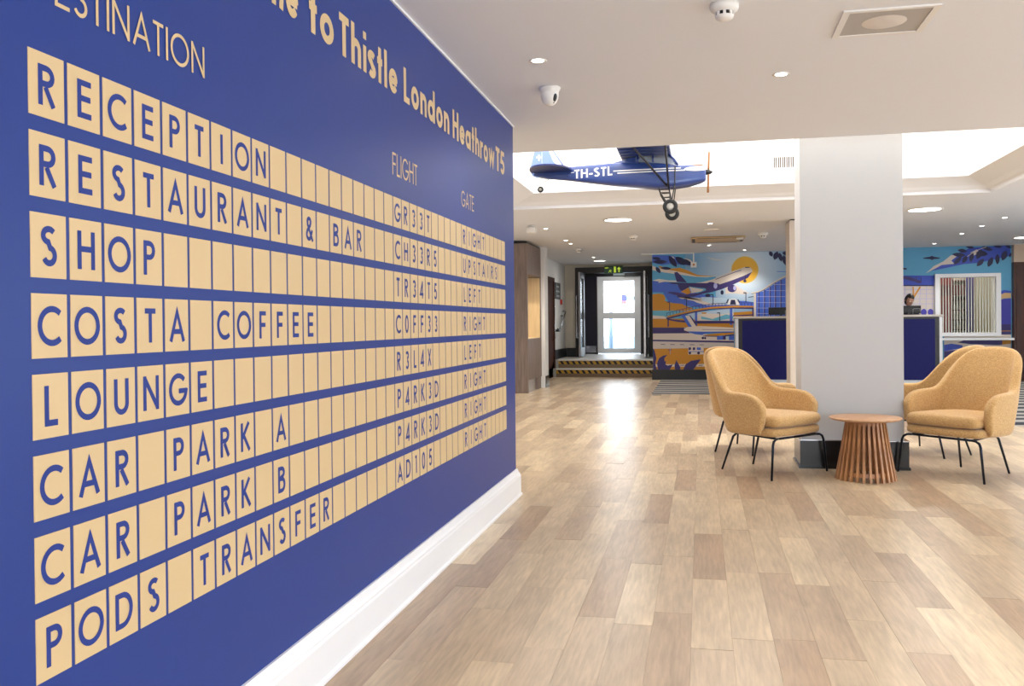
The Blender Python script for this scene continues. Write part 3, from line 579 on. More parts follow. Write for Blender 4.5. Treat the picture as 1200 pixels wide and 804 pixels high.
palm leaves|navy|5.11,2.644 5.134,2.623 5.159,2.609 5.185,2.601 5.212,2.6 5.24,2.603 5.268,2.615 5.244,2.635 5.219,2.649 5.193,2.657 5.166,2.659 5.138,2.655
palm leaves|navy|5.827,2.646 5.84,2.623 5.855,2.606 5.872,2.595 5.891,2.59 5.912,2.59 5.935,2.596 5.923,2.619 5.908,2.636 5.891,2.647 5.872,2.652 5.851,2.652
palm leaves|navy|5.897,2.411 5.913,2.422 5.925,2.435 5.932,2.449 5.935,2.466 5.934,2.483 5.929,2.503 5.913,2.493 5.902,2.48 5.895,2.465 5.891,2.449 5.892,2.431
palm leaves|cream|5.14,2.442 5.314,2.562 5.309,2.57 5.135,2.45
palm leaves|cream|5.313,2.562 5.486,2.62 5.483,2.629 5.31,2.571
distant plane|navy|4.452,2.46 4.491,2.478 4.532,2.458 4.643,2.436 4.628,2.418 4.525,2.411 4.496,2.392 4.461,2.412 4.334,2.425 4.326,2.441
bridge|royal|3.918,2.098 4.53,2.085 4.528,1.893 3.917,1.904
bridge|navy|3.916,1.887 4.528,1.875 4.529,1.898 3.917,1.909
bridge|navy|3.946,2.222 4.021,2.21 4.024,2.242 3.95,2.253
bridge|indigo|3.947,2.094 4.081,2.069 4.288,1.983 4.287,1.945 4.199,1.962 4.021,2.013 3.947,2.031
bridge|indigo|4.192,2.067 4.191,1.953 4.206,1.953 4.207,2.067
bridge|indigo|4.198,1.945 4.287,1.937 4.288,1.953 4.199,1.961
bridge|indigo|4.295,1.945 4.295,2.055 4.281,2.056 4.28,1.945
terminal|cream2|3.916,1.885 4.528,1.874 4.524,1.087 3.912,1.093
terminal|lilac|3.986,1.884 3.958,1.093 3.967,1.092 3.995,1.883
terminal|lilac|4.105,1.882 4.077,1.092 4.086,1.091 4.114,1.881
terminal|lilac|4.268,1.879 4.24,1.09 4.249,1.09 4.277,1.878
terminal|lilac|4.386,1.877 4.358,1.089 4.367,1.089 4.395,1.876
terminal|lilac|4.503,1.874 4.476,1.088 4.484,1.088 4.512,1.874
terminal|lilac|3.916,1.813 4.528,1.803 4.528,1.812 3.916,1.823
terminal|lilac|3.916,1.731 4.528,1.721 4.528,1.73 3.916,1.74
terminal|lilac|3.915,1.629 4.527,1.62 4.527,1.629 3.915,1.639
terminal|lilac|3.914,1.527 4.526,1.519 4.526,1.528 3.914,1.537
terminal|lilac|3.914,1.406 4.526,1.399 4.526,1.408 3.914,1.416
terminal|lilac|3.913,1.279 4.525,1.272 4.525,1.282 3.913,1.289
terminal|ochre|4.126,1.868 4.131,1.662 4.157,1.662 4.152,1.868
terminal|ochre|4.259,1.875 4.139,1.678 4.166,1.659 4.286,1.856
terminal|violet|4.389,1.358 4.383,1.327 4.369,1.303 4.347,1.29 4.324,1.29 4.302,1.304 4.288,1.329 4.283,1.359 4.288,1.389 4.303,1.413 4.324,1.426 4.348,1.426 4.369,1.412 4.384,1.388
terminal|violet|4.514,1.356 4.508,1.326 4.494,1.302 4.472,1.289 4.449,1.289 4.428,1.303 4.413,1.327 4.408,1.357 4.413,1.387 4.428,1.411 4.45,1.425 4.473,1.424 4.494,1.411 4.509,1.386
clouds|royal|5.686,1.731 5.795,1.776 5.923,1.758 5.922,1.696 5.686,1.638
clouds|sand|5.686,1.663 5.809,1.723 5.922,1.715 5.922,1.618 5.794,1.611 5.685,1.575
clouds|violet|5.685,1.575 5.794,1.605 5.922,1.612 5.92,1.106 5.683,1.108
runway|indigo|5.683,1.108 5.92,1.106 5.919,0.904 5.682,0.905
runway|ochre|5.682,0.971 5.919,0.969 5.919,0.981 5.682,0.983
runway|cream|4.708,0.912 5.919,0.904 5.914,-0.17 4.702,-0.176
runway|royal|4.707,0.707 4.838,0.732 5.042,0.699 5.041,0.643 4.706,0.581
runway|indigo|5.071,0.8 5.918,0.801 5.918,0.726 5.704,0.702 5.187,0.721 4.955,0.753
runway|ochre|5.761,0.789 5.918,0.795 5.918,0.726 5.761,0.708
runway|indigo|4.706,0.581 5.041,0.627 5.917,0.639 5.916,0.453 4.705,0.455
runway|ochre|4.705,0.455 5.916,0.453 5.914,-0.17 4.702,-0.176
"""

# ================================================================== THE SETTING
# ------------------------------------------------------------------ floor: planks
PW, PL = .1525, .914
fl = box('floor', mat('subfloor', (70, 56, 44), .9), (-3.5, -3.7, -.08), (7.7, 19.9, -.0105)); struct(fl, 'light oak plank floor laid across the whole lobby', 'floor')
def plank_mesh(l):
    b = mb(M_plank); t = bmesh.new(); bmesh.ops.create_cube(t, size=1)
    for v in t.verts: v.co = Vector((v.co.x*(PW-.0007), v.co.y*(l-.0008), v.co.z*.01-.005))
    return b.add(t, None, False).mesh('plank')
def covered(x, y):
    return (x > -.83 and y > 15.2) or (x > 3.2 and y > 11.0)
full = plank_mesh(PL)
allp = []
nx0 = int(-3.4/PW)-1
for i in range(nx0, int(7.6/PW)+1):
    x = i*PW + .03; off = R.random()*PL
    y = -3.7-off
    while y < 19.9:
        allp.append((x, y+PL/2)); y += PL
def visible(x, y):
    return 2.35 < y < 14.0 and x > max(-1.36, -99) - max(0, (y-6.0)*.24) and x < .333*y+.12
vis = sorted([p for p in allp if visible(*p) and not covered(*p)], key=lambda p: p[0]**2+p[1]**2)[:296]
vset = set(vis)
tones = [R.random() for _ in range(8)]
for x, y in vis:
    link('plank', full, fl, (x, y, R.uniform(-.0003, .0003)), (R.uniform(-.0012, .0012), R.uniform(-.0035, .0035), 0))
b = mb(M_plank); tl = []
for x, y in allp:
    if (x, y) in vset or covered(x, y): continue
    y0, y1 = max(-3.7, y-PL/2+.0006), min(19.88, y+PL/2-.0006)
    if x+PW/2 < -3.4 or y1 <= y0: continue
    b.box((x-PW/2+.0006, y0, -.01), (x+PW/2-.0006, y1, 0)); tl.append(R.random())
me = b.mesh('planks_rest'); at = me.attributes.new('tone', 'FLOAT', 'FACE')
at.data.foreach_set('value', [t for t in tl for _ in range(6)])
o = link('plank_field', me, fl); o['kind'] = 'stuff'

# ------------------------------------------------------------------ striped carpet
def carpet_mat():
    m = bpy.data.materials.new('striped_carpet'); m.use_nodes = True; nt = m.node_tree; N = nt.nodes.new; L = nt.links.new
    b = nt.nodes['Principled BSDF']; tc = N('ShaderNodeTexCoord'); mp = N('ShaderNodeMapping'); mp.inputs['Scale'].default_value = (.55, 1, 1)
    w = N('ShaderNodeTexWave'); w.bands_direction = 'Y'; w.inputs['Scale'].default_value = .62; w.inputs['Distortion'].default_value = 4.5; w.inputs['Detail'].default_value = 1; w.inputs['Detail Scale'].default_value = .9
    r = N('ShaderNodeValToRGB'); r.color_ramp.elements[0].position = .42; r.color_ramp.elements[1].position = .55
    r.color_ramp.elements[0].color = (*lin((44, 46, 56)), 1); r.color_ramp.elements[1].color = (*lin((172, 168, 162)), 1)
    L(tc.outputs['Object'], mp.inputs[0]); L(mp.outputs[0], w.inputs[0]); L(w.outputs['Fac'], r.inputs[0]); L(r.outputs[0], b.inputs['Base Color'])
    b.inputs['Roughness'].default_value = .95; return m
cp = mb(carpet_mat()).box((-.83, 15.2, -.0105), (7.6, 19.1, .004)).box((3.2, 11.0, -.0105), (7.6, 15.2, .004)).build('floor_carpet')
struct(cp, 'grey wavy striped carpet in front of the reception desks', 'carpet')

# ------------------------------------------------------------------ blue feature wall
XW = -1.278
wl = box('wall_left', M_blue, (-1.43, -3.6, -.01), (XW, 6.13, 2.587)); struct(wl, 'glossy cobalt blue wall printed with a gold departure board', 'wall')
lip = box('trim_1', M_gloss, (XW, -3.6, 2.576), (XW+.009, 6.139, 2.587)); struct(lip)
wr = box('wall_return', M_white, (-3.3, 5.99, -.01), (-1.43, 6.13, 2.587)); struct(wr)
# baseboard with a moulded top
prof = [(0, 0), (.038, 0), (.038, .012), (.030, .018), (.030, .135), (.026, .145), (.026, .152), (.017, .160), (.012, .176), (.009, .187), (0, .187)]
b = mb(M_gloss)
rings = [[(XW+dx, -3.6, z) for dx, z in prof], [(XW+dx, 6.13+dx, z) for dx, z in prof]]
b.loft(rings, smooth=False)
b.loft([[(XW+dx, 6.13+dx, z) for dx, z in prof], [(-1.6, 6.13+dx, z) for dx, z in prof]], smooth=False)
bb = b.build('baseboard_left'); struct(bb, 'tall white moulded skirting board along the blue wall', 'baseboard')

# departure board: 39 columns x 8 rows of gold panels with blue letters
ROWS = [('RECEPTION', 'GR33T', 'RIGHT'), ('RESTAURANT & BAR', 'CH33R5', 'UPSTAIRS'), ('SHOP', 'TR34T5', 'LEFT'),
        ('COSTA COFFEE', 'C0FF33', 'RIGHT'), ('LOUNGE', 'R3L4X', 'LEFT'), ('CAR PARK A', 'P4RK3D', 'RIGHT'),
        ('CAR PARK B', 'P4RK3D', 'RIGHT'), ('PODS TRANSFER', 'AD105', 'RIGHT')]
CP, CW, Y0 = .11098, .0995, 1.511
panel = mb(M_gold).box((0, 0, 0), (.0016, CW, .1285)).mesh('board_panel')
lm = {}
rest = mb(M_gold)
for r_, (a, f, g) in enumerate(ROWS):
    line = [' ']*39
    for s, st in ((a, 0), (f, 19), (g, 29)):
        for i, ch in enumerate(s): line[st+i] = ch
    zb = 1.7495 - r_*.15985 - .1285
    for c_, ch in enumerate(line):
        y = Y0+c_*CP
        if c_ >= 37:
            rest.box((XW, y, zb), (XW+.0016, y+CW, zb+.1285)); continue
        p = link('board_panel', panel, wl, (XW, y, zb))
        if ch != ' ':
            if ch not in lm:
                q, tw = text_quads(ch, .081, .155)
                lm[ch] = letter_mesh(q, M_ink, lambda px, py, tw=tw: (.0022, CW/2-tw/2+px, .0235+py))
            link('letter', lm[ch], p)
o = rest.build('board_panel_column', wl); o['kind'] = 'stuff'
def wall_word(txt, y0, y1, zb, h, w, name='lettering'):
    q, tw = text_quads(txt, h, w, y1-y0)
    o = link(name, letter_mesh(q, M_gold, lambda px, py: (XW+.0012, y0+px, zb+py), name), wl); return o
wall_word('DESTINATION', 1.515, 2.145, 1.856, .081, .105)
wall_word('FLIGHT', 3.615, 3.955, 1.842, .096, .10)
wall_word('GATE', 4.73, 5.005, 1.85, .088, .10)
for t, a, c in (('Welcome', 1.93, 2.715), ('to', 2.80, 3.005), ('Thistle', 3.055, 3.69), ('London', 3.775, 4.50), ('Heathrow', 4.57, 5.54), ('T5', 5.585, 5.84)):
    wall_word(t, a, c, 2.191, .152, .19)

# ------------------------------------------------------------------ ceilings and the skylight well
cn = box('ceiling', M_ceil, (-3.4, -3.7, 2.587), (7.75, 7.1, 2.72)); struct(cn, 'plain warm white ceiling slab over the front of the lobby', 'ceiling')
LX0, LX1, LY1 = -2.32, 3.24, 11.10
b = mb(M_ceil)
b.box((-3.4, 7.1, 2.65), (LX0, LY1, 2.75)); b.box((LX1, 7.1, 2.65), (7.75, LY1, 2.75)); b.box((-3.4, LY1, 2.65), (7.75, 22.0, 2.75))
b.box((-3.4, 22.0, 2.65), (-.9, 24.2, 2.75))
cf = b.build('ceiling'); struct(cf, 'far ceiling beyond the skylight with rows of downlights', 'ceiling')
b = mb(M_ceil)
def U(i, z): return [(LX0+i, 7.1, z), (LX0+i, LY1-i, z), (LX1-i, LY1-i, z), (LX1-i, 7.1, z)]
b.loft([U(i, z) for i, z in ((-.003, 2.6495), (.002, 2.6495), (.004, 2.682), (.016, 2.69), (.05, 2.697), (.085, 2.714), (.10, 2.722), (.33, 2.80), (.33, 2.84), (.28, 2.86))], cap=False, smooth=False, closed=False)
tr = b.build('trim_2'); struct(tr, 'stepped plaster tray edge around the bright skylight', 'ceiling trim')
ZT = 3.6
b = mb(mat('skylight_well_white', (244, 243, 240), .8, vary=.005))
b.loft([U(.28, 2.86), U(.28, ZT)], cap=False, smooth=False, closed=False)
b.poly([(LX0+.28, 7.1, 2.587), (LX1-.28, 7.1, 2.587), (LX1-.28, 7.1, ZT), (LX0+.28, 7.1, ZT)])
wwell = b.build('wall_skylight'); struct(wwell, 'white walls of the skylight well above the tray', 'wall')
sky = bpy.data.objects.new('window_5', None); COL.objects.link(sky); struct(sky, 'glazed laylight at the top of the skylight well', 'skylight')
M_lay = mat('laylight_glass', (250, 250, 250), .5, vary=0, emit=(255, 251, 244), estr=3.5)
px0, px1, py0, py1 = LX0+.28, LX1-.28, 7.1, LY1-.28
NX, NY = 5, 3
pane = mb(M_lay).box((0, 0, 0), ((px1-px0)/NX-.05, (py1-py0)/NY-.05, .02)).mesh('pane')
for i in range(NX):
    for j in range(NY):
        link('pane', pane, sky, (px0+(px1-px0)/NX*i+.025, py0+(py1-py0)/NY*j+.025, ZT))
bar = mb(M_plast)
for i in range(NX+1):
    x = px0+(px1-px0)/NX*i; bar.box((x-.025, py0, ZT-.02), (x+.025, py1, ZT+.03))
for j in range(NY+1):
    y = py0+(py1-py0)/NY*j; bar.box((px0, y-.025, ZT-.02), (px1, y+.025, ZT+.029))
bar.build('glazing_bar', sky)

# ------------------------------------------------------------------ outer walls, mostly behind the viewer or hidden
def wall_with_holes(name, axis, pos, t, u0, u1, z1, holes, m=M_white, z0=-.01):
    """axis 'x': wall in the plane x=pos running in y; holes = [(ua, ub, za, zb)]"""
    b = mb(m)
    def bx(ua, ub, za, zb):
        if ub-ua < 1e-4 or zb-za < 1e-4: return
        if axis == 'x': b.box((pos, ua, za), (pos+t, ub, zb))
        else: b.box((ua, pos, za), (ub, pos+t, zb))
    u = u0
    for ua, ub, za, zb in holes:
        bx(u, ua, z0, z1); bx(ua, ub, z0, za); bx(ua, ub, zb, z1); u = ub
    bx(u, u1, z0, z1)
    return struct(b.build(name))
wall_with_holes('wall_right', 'x', 7.6, .15, -3.6, 19.1, 2.75, [(a, b_, .4, 2.3) for a, b_ in WIN_R])
wall_with_holes('wall_rear', 'y', -3.6, .15, -1.43, 7.75, 2.72, [(a, c, .3, 2.3) for a, c in WIN_B])
def window(name, axis, pos, ua, ub, za, zb, n):
    r = bpy.data.objects.new(name, None); COL.objects.link(r); struct(r)
    b = mb(M_gloss); g = mb(M_glass)
    def bx(bb, a, c, d, e, dep0, dep1):
        if axis == 'x': bb.box((pos+dep0, a, d), (pos+dep1, c, e))
        else: bb.box((a, pos+dep0, d), (c, pos+dep1, e))
    bx(b, ua, ub, za, za+.06, 0, .1); bx(b, ua, ub, zb-.06, zb, 0, .1)
    for k in range(n+1):
        u = ua+(ub-ua)*k/n; bx(b, max(ua, u-.03), min(ub, u+.03), za+.06, zb-.06, 0, .1)
    b.build('window_frame', r)
    for k in range(n):
        g2 = mb(M_glass); bx(g2, ua+(ub-ua)*k/n+.03, ua+(ub-ua)*(k+1)/n-.03, za+.06, zb-.06, .04, .046); g2.build('pane', r)
    return r
for i, (a, c) in enumerate(WIN_R): window('window_%d' % (i+1), 'x', 7.6, a, c, .4, 2.3, 3)  # unseen windows, added in the right wall to admit daylight
window('window_6', 'y', -3.55, *WIN_B[0], .3, 2.3, 4); window('window_7', 'y', -3.55, *WIN_B[1], .3, 2.3, 3)  # unseen windows, added behind the viewer to admit daylight
w = box('wall_far_left', M_white, (-3.42, 6.13, -.01), (-3.3, 22.0, 2.65)); struct(w, 'pale grey side wall leading to the entrance steps', 'wall')

# ------------------------------------------------------------------ white pillar through the skylight, and the slim one behind
pil = box('pillar', mat('pillar_paint', (195, 194, 194), .7, vary=.01), (.80, 7.66, 0), (1.588, 8.08, ZT)); struct(pil, 'broad white square pillar rising into the skylight', 'pillar')
b = mb(M_black).box((.785, 7.635, 0), (1.62, 8.10, .228)); b.box((.775, 7.625, 0), (1.63, 8.11, .02))
b.mat(M_chrome).box((.780, 7.63, .228), (1.625, 8.105, .234)); b.build('pillar_base', pil)
p2 = box('pillar', mat('beige_grey_paint', (208, 196, 184), .6), (1.235, 13.2, 0), (1.95, 13.8, 2.63)); struct(p2, 'slim beige pillar half hidden behind the broad white one', 'pillar')
box('dark_cap', M_dark, (1.25, 13.215, 2.63), (1.935, 13.785, 2.65), p2)  # dark cap strip between pillar top and ceiling

# ------------------------------------------------------------------ back wall with the printed mural
MC = dict(pale=(158, 194, 220), paler=(186, 208, 226), glow=(206, 220, 232), blue=(70, 106, 206), cream=(226, 212, 200), cream2=(214, 202, 196),
          ochre=(206, 140, 34), teal=(106, 182, 208), navy=(28, 26, 74), indigo=(58, 46, 112), sun=(240, 184, 58), sunedge=(226, 196, 110),
          lilac=(176, 176, 222), white=(236, 234, 232), royal=(52, 78, 190), violet=(66, 62, 172), sand=(214, 178, 128))
bw = struct(MB().mat(mat('sky_blue_wall_print', (92, 168, 208), .5)).box((-1.0, 19.1, -.01), (4.56, 19.2, 2.65)).box((5.69, 19.1, -.01), (5.95, 19.2, 2.65))
            .box((4.56, 19.1, -.01), (5.69, 19.2, .90)).box((4.56, 19.1, 2.09), (5.69, 19.2, 2.65)).build('wall_back'),
            'sky blue wall with an airport mural of jets, bridge and sun', 'wall')
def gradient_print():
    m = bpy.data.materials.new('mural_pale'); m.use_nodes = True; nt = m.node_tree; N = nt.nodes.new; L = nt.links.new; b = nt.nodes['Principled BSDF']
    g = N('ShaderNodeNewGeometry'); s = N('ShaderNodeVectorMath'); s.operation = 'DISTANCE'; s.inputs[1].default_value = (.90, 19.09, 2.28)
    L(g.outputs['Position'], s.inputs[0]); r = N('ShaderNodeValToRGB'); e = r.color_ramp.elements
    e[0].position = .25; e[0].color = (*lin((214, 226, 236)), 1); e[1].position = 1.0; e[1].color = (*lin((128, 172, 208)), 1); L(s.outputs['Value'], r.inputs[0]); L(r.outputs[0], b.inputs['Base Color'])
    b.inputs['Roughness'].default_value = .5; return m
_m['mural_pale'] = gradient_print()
mot = {}; order = []; k_ = 0
for ln in MURAL.strip().split('\n'):
    nm, c, pts = ln.split('|'); nm = nm.replace(' ', '_')+'_print'
    if nm not in mot: mot[nm] = MB(); order.append(nm)
    k_ += 1; y = 19.0995 - k_*.00005
    P = [tuple(map(float, s.split(','))) for s in pts.split(' ')]
    P = [(min(max(x, -.998), 5.948), min(max(z, .2), 2.648)) for x, z in P]
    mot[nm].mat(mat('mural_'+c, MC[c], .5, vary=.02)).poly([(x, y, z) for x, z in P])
for nm in order:
    bm_ = mot[nm]
    # the display window interrupts the print
    for co, no in (((4.56, 0, 0), (1, 0, 0)), ((5.69, 0, 0), (1, 0, 0)), ((0, 0, .90), (0, 0, 1)), ((0, 0, 2.09), (0, 0, 1))):
        bmesh.ops.bisect_plane(bm_.bm, geom=list(bm_.bm.verts)+list(bm_.bm.edges)+list(bm_.bm.faces), plane_co=co, plane_no=no)
    kill = [f for f in bm_.bm.faces if 4.56 < f.calc_center_median().x < 5.69 and .90 < f.calc_center_median().z < 2.09]
    bmesh.ops.delete(bm_.bm, geom=kill, context='FACES')
    if bm_.bm.faces: bm_.build(nm, bw)
sk = box('baseboard_back', M_skirt, (-1.02, 19.07, -.01), (5.93, 19.085, .215)); struct(sk)
struct(box('wall_back_return', M_white, (-1.0, 19.2, -.01), (-.9, 22.0, 2.65)))
# beige wall and brown doors at the right end
struct(box('wall_back_right', mat('beige_paint', (212, 190, 168), .6), (5.935, 18.95, 2.31), (7.6, 19.09, 2.65)), 'beige wall over the dark brown panelling', 'wall')
d = box('door_4', M_mahog, (5.935, 18.97, 0), (7.6, 19.09, 2.31)); struct(d, 'dark brown timber panelling right of the mural', 'door')
for k in range(2): box('door_panel', M_mahog, (5.98+k*.75, 18.95, .06), (6.69+k*.75, 18.97, 2.25), d)
# alcove window with vertical rods
wn = bpy.data.objects.new('window_8', None); COL.objects.link(wn); struct(wn, 'white framed hatch filled with upright glass rods in the mural', 'window')
b = mb(M_gloss)
for a, c in (((4.53, 19.0, .88), (4.61, 19.22, 2.11)), ((5.63, 19.0, .88), (5.72, 19.22, 2.11)), ((4.61, 19.0, 2.04), (5.63, 19.22, 2.11)), ((4.61, 19.0, .88), (5.63, 19.22, .95))): b.box(a, c)
b.build('window_frame', wn)
box('window_sill', M_gloss, (4.5, 18.93, .80), (5.93, 19.1, .845), wn)
rod = MB().mat(mat('rod_glass', (226, 228, 214), .15, vary=0)).box((0, 0, 0), (.012, .02, 1.09)).mesh('rod')
for k in range(20): link('rod', rod, wn, (4.63+k*.0516, 19.06, .95))
rb = MB().mat(mat('cream_paint', (188, 178, 154), .6)).box((4.4, 20.4, .5), (6.2, 20.45, 2.5)).box((4.4, 19.2, .5), (4.45, 20.4, 2.5)).box((6.15, 19.2, .5), (6.2, 20.4, 2.5)).box((4.4, 19.2, .5), (6.2, 20.4, .55)).box((4.4, 19.2, 2.45), (6.2, 20.4, 2.5)).build('wall_back_room'); struct(rb)
area('back_room_fill', (5.3, 19.6, 2.42), (0, 0, 0), 1.2, .5, 15, (1, .95, .85))  # area light added to brighten what stands behind the rods

# ------------------------------------------------------------------ entrance: steps, frame, lobby, glazed door
M_step = mat('grey_step', (172, 168, 162), .45, vary=.06)
M_ochre = mat('yellow_nosing', (196, 150, 40), .5); M_tan = mat('tan_riser', (128, 106, 82), .6)
st = MB().mat(M_step).box((-3.3, 20.25, -.01), (-1.0, 24.2, .38)).box((-3.3, 19.9, -.01), (-1.0, 20.25, .19)).build('floor_landing'); struct(st, 'two grey steps up to the entrance with hazard striped risers', 'steps')
for y, z in ((19.9, 0), (20.25, .19)):
    box('riser', M_tan, (-3.2, y-.012, z), (-1.02, y, z+.185), st)
    box('nosing', M_plast, (-3.2, y-.03, z+.165), (-1.02, y+.03, z+.193), st)
    box('hazard_strip', M_ochre, (-3.2, y-.016, z+.085), (-1.02, y-.012, z+.155), st)
    for k in range(16):
        x = -3.17+k*.135
        mb(M_dark).loft([[(x, yy, z+.155), (x+.06, yy, z+.155), (x+.105, yy, z+.085), (x+.045, yy, z+.085)] for yy in (y-.019, y-.0155)], smooth=False).build('hazard_stripe', st)
struct(box('baseboard_entrance', M_skirt, (-3.3, 21.985, .38), (-2.9, 22.0, .60)))
b = mb(M_skirt).loft([[(x, 18.0, 0), (x, 19.6, 0), (x, 20.3, .2), (x, 20.3, .38), (x, 21.98, .38), (x, 21.98, .60), (x, 20.3, .60), (x, 19.7, .22), (x, 18.0, .22)] for x in (-3.299, -3.27)], smooth=False)
struct(b.build('baseboard_far_left'))
struct(box('wall_entrance', mat('cream_wall', (206, 196, 178), .7), (-3.3, 22.0, -.01), (-3.04, 22.1, 2.65)), 'narrow cream wall beside the entrance door frame', 'wall')
struct(box('wall_entrance', mat('cream_wall', (206, 196, 178), .7), (-3.04, 22.0, 2.585), (-.9, 22.1, 2.65)))
dr = bpy.data.objects.new('door_1', None); COL.objects.link(dr); struct(dr, 'dark timber double door frame standing open at the top of the steps', 'door')
MB().mat(M_wenge).box((-3.04, 21.95, .38), (-2.86, 22.1, 2.58)).box((-1.25, 21.95, .38), (-1.0, 22.1, 2.58)).box((-2.86, 21.95, 2.44), (-1.25, 22.1, 2.58)).build('door_frame', dr)
for x, s in ((-2.86, 1), (-1.27, -1)):
    lf = MB().mat(M_wenge).box((x, 21.2, .40), (x+s*.05, 21.30, 2.43)).box((x, 21.85, .40), (x+s*.05, 21.95, 2.43)).box((x, 21.30, .40), (x+s*.05, 21.85, .62)).box((x, 21.30, 2.3), (x+s*.05, 21.85, 2.43)).build('door_leaf', dr)
    box('pane', M_glass, (x+s*.02, 21.30, .62), (x+s*.028, 21.85, 2.3), lf)
    box('edge_strip', M_chrome, (x+s*.005, 21.19, .40), (x+s*.045, 21.20, 2.43), lf)
    MB().mat(M_chrome).tube([(x-s*.02, 21.3, .85), (x-s*.06, 21.3, .87), (x-s*.06, 21.3, 1.86), (x-s*.02, 21.3, 1.88)], .014).build('door_handle', lf)
lb = MB().mat(mat('lobby_dark_paint', (58, 50, 62), .4)).box((-3.3, 22.1, .38), (-3.04, 24.0, 2.65)).box((-1.15, 22.1, .38), (-1.0, 24.0, 2.65)).build('wall_lobby'); struct(lb)
d2 = bpy.data.objects.new('door_2', None); COL.objects.link(d2); struct(d2, 'white framed glazed entrance door letting in bright daylight', 'door')
MB().mat(M_wenge).box((-3.04, 24.0, .38), (-2.71, 24.08, 2.65)).box((-1.58, 24.0, .38), (-1.0, 24.08, 2.65)).box((-2.71, 24.0, 2.44), (-1.58, 24.08, 2.65)).build('door_frame', d2)
dl = MB().mat(mat('lobby_dark_door', (30, 24, 36), .3)).box((-3.04, 23.93, .40), (-2.74, 23.99, 2.46)).build('side_panel', d2)
box('kick_plate', M_chrome, (-3.03, 23.92, .42), (-2.76, 23.93, .60), dl)
M_alu = mat('white_aluminium', (240, 240, 238), .35, vary=.02)
b = mb(M_alu)
for a, c in (((-2.72, 23.96, .40), (-2.55, 24.02, 2.45)), ((-1.74, 23.96, .40), (-1.57, 24.02, 2.45)), ((-2.55, 23.96, 2.33), (-1.74, 24.02, 2.45)), ((-2.55, 23.96, 1.32), (-1.74, 24.02, 1.49)), ((-2.55, 23.96, .40), (-1.74, 24.02, .53))): b.box(a, c)
lf = b.build('door_leaf', d2)
box('pane', M_glass, (-2.55, 23.985, 1.49), (-1.74, 23.991, 2.33), d2); box('pane', M_glass, (-2.55, 23.985, .53), (-1.74, 23.991, 1.32), d2)
MB().mat(mat('closer_grey', (180, 190, 185), .4)).rbox((-2.28, 23.86, 2.47), (-1.98, 23.95, 2.53), .008).build('door_closer', d2)
MB().mat(M_dark).box((-2.0, 23.88, 2.44), (-1.6, 23.92, 2.455)).build('closer_arm', d2)
# brown side door in the far left wall
M_side = mat('side_door_brown', (66, 34, 22), .7, spec=.15)
d3 = bpy.data.objects.new('door_3', None); COL.objects.link(d3); struct(d3, 'dark brown side door on the far left wall', 'door')
MB().mat(M_side).box((-3.3, 18.85, 0), (-3.25, 18.93, 2.24)).box((-3.3, 20.02, 0), (-3.25, 20.10, 2.24)).box((-3.3, 18.93, 2.16), (-3.25, 20.02, 2.24)).build('door_frame', d3)
box('door_leaf', M_side, (-3.3, 18.93, .0), (-3.27, 20.02, 2.16), d3)
MB().mat(M_chrome).tube([(-3.265, 19.9, .85), (-3.22, 19.9, .86), (-3.22, 19.9, 1.6), (-3.265, 19.9, 1.61)], .012).build('door_handle', d3)
# projecting wall stub with black skirting
sb = box('wall_stub', M_white, (-3.3, 16.56, 0), (-2.87, 16.92, 2.65)); struct(sb, 'white wall end just beyond the brown display cabinet', 'wall')
box('skirting', M_black, (-3.29, 16.57, 0), (-2.855, 16.935, .22), sb)
# outdoors beyond the door
g = box('ground', mat('pavement', (74, 96, 112), .8, vary=.15, scale=2), (-14, 24.2, .20), (12, 60, .34)); struct(g, 'pale pavement outside the glazed entrance door', 'ground')
struct(box('road', mat('road_green_grey', (60, 100, 110), .8, vary=.2, scale=1), (-14, 31, .34), (12, 38, .345)))

area('lobby_fill', (-2.1, 23.1, 2.6), (0, 0, 0), .5, .5, 9, (1, .97, .92))  # area light added without a fitting to brighten the backlit door

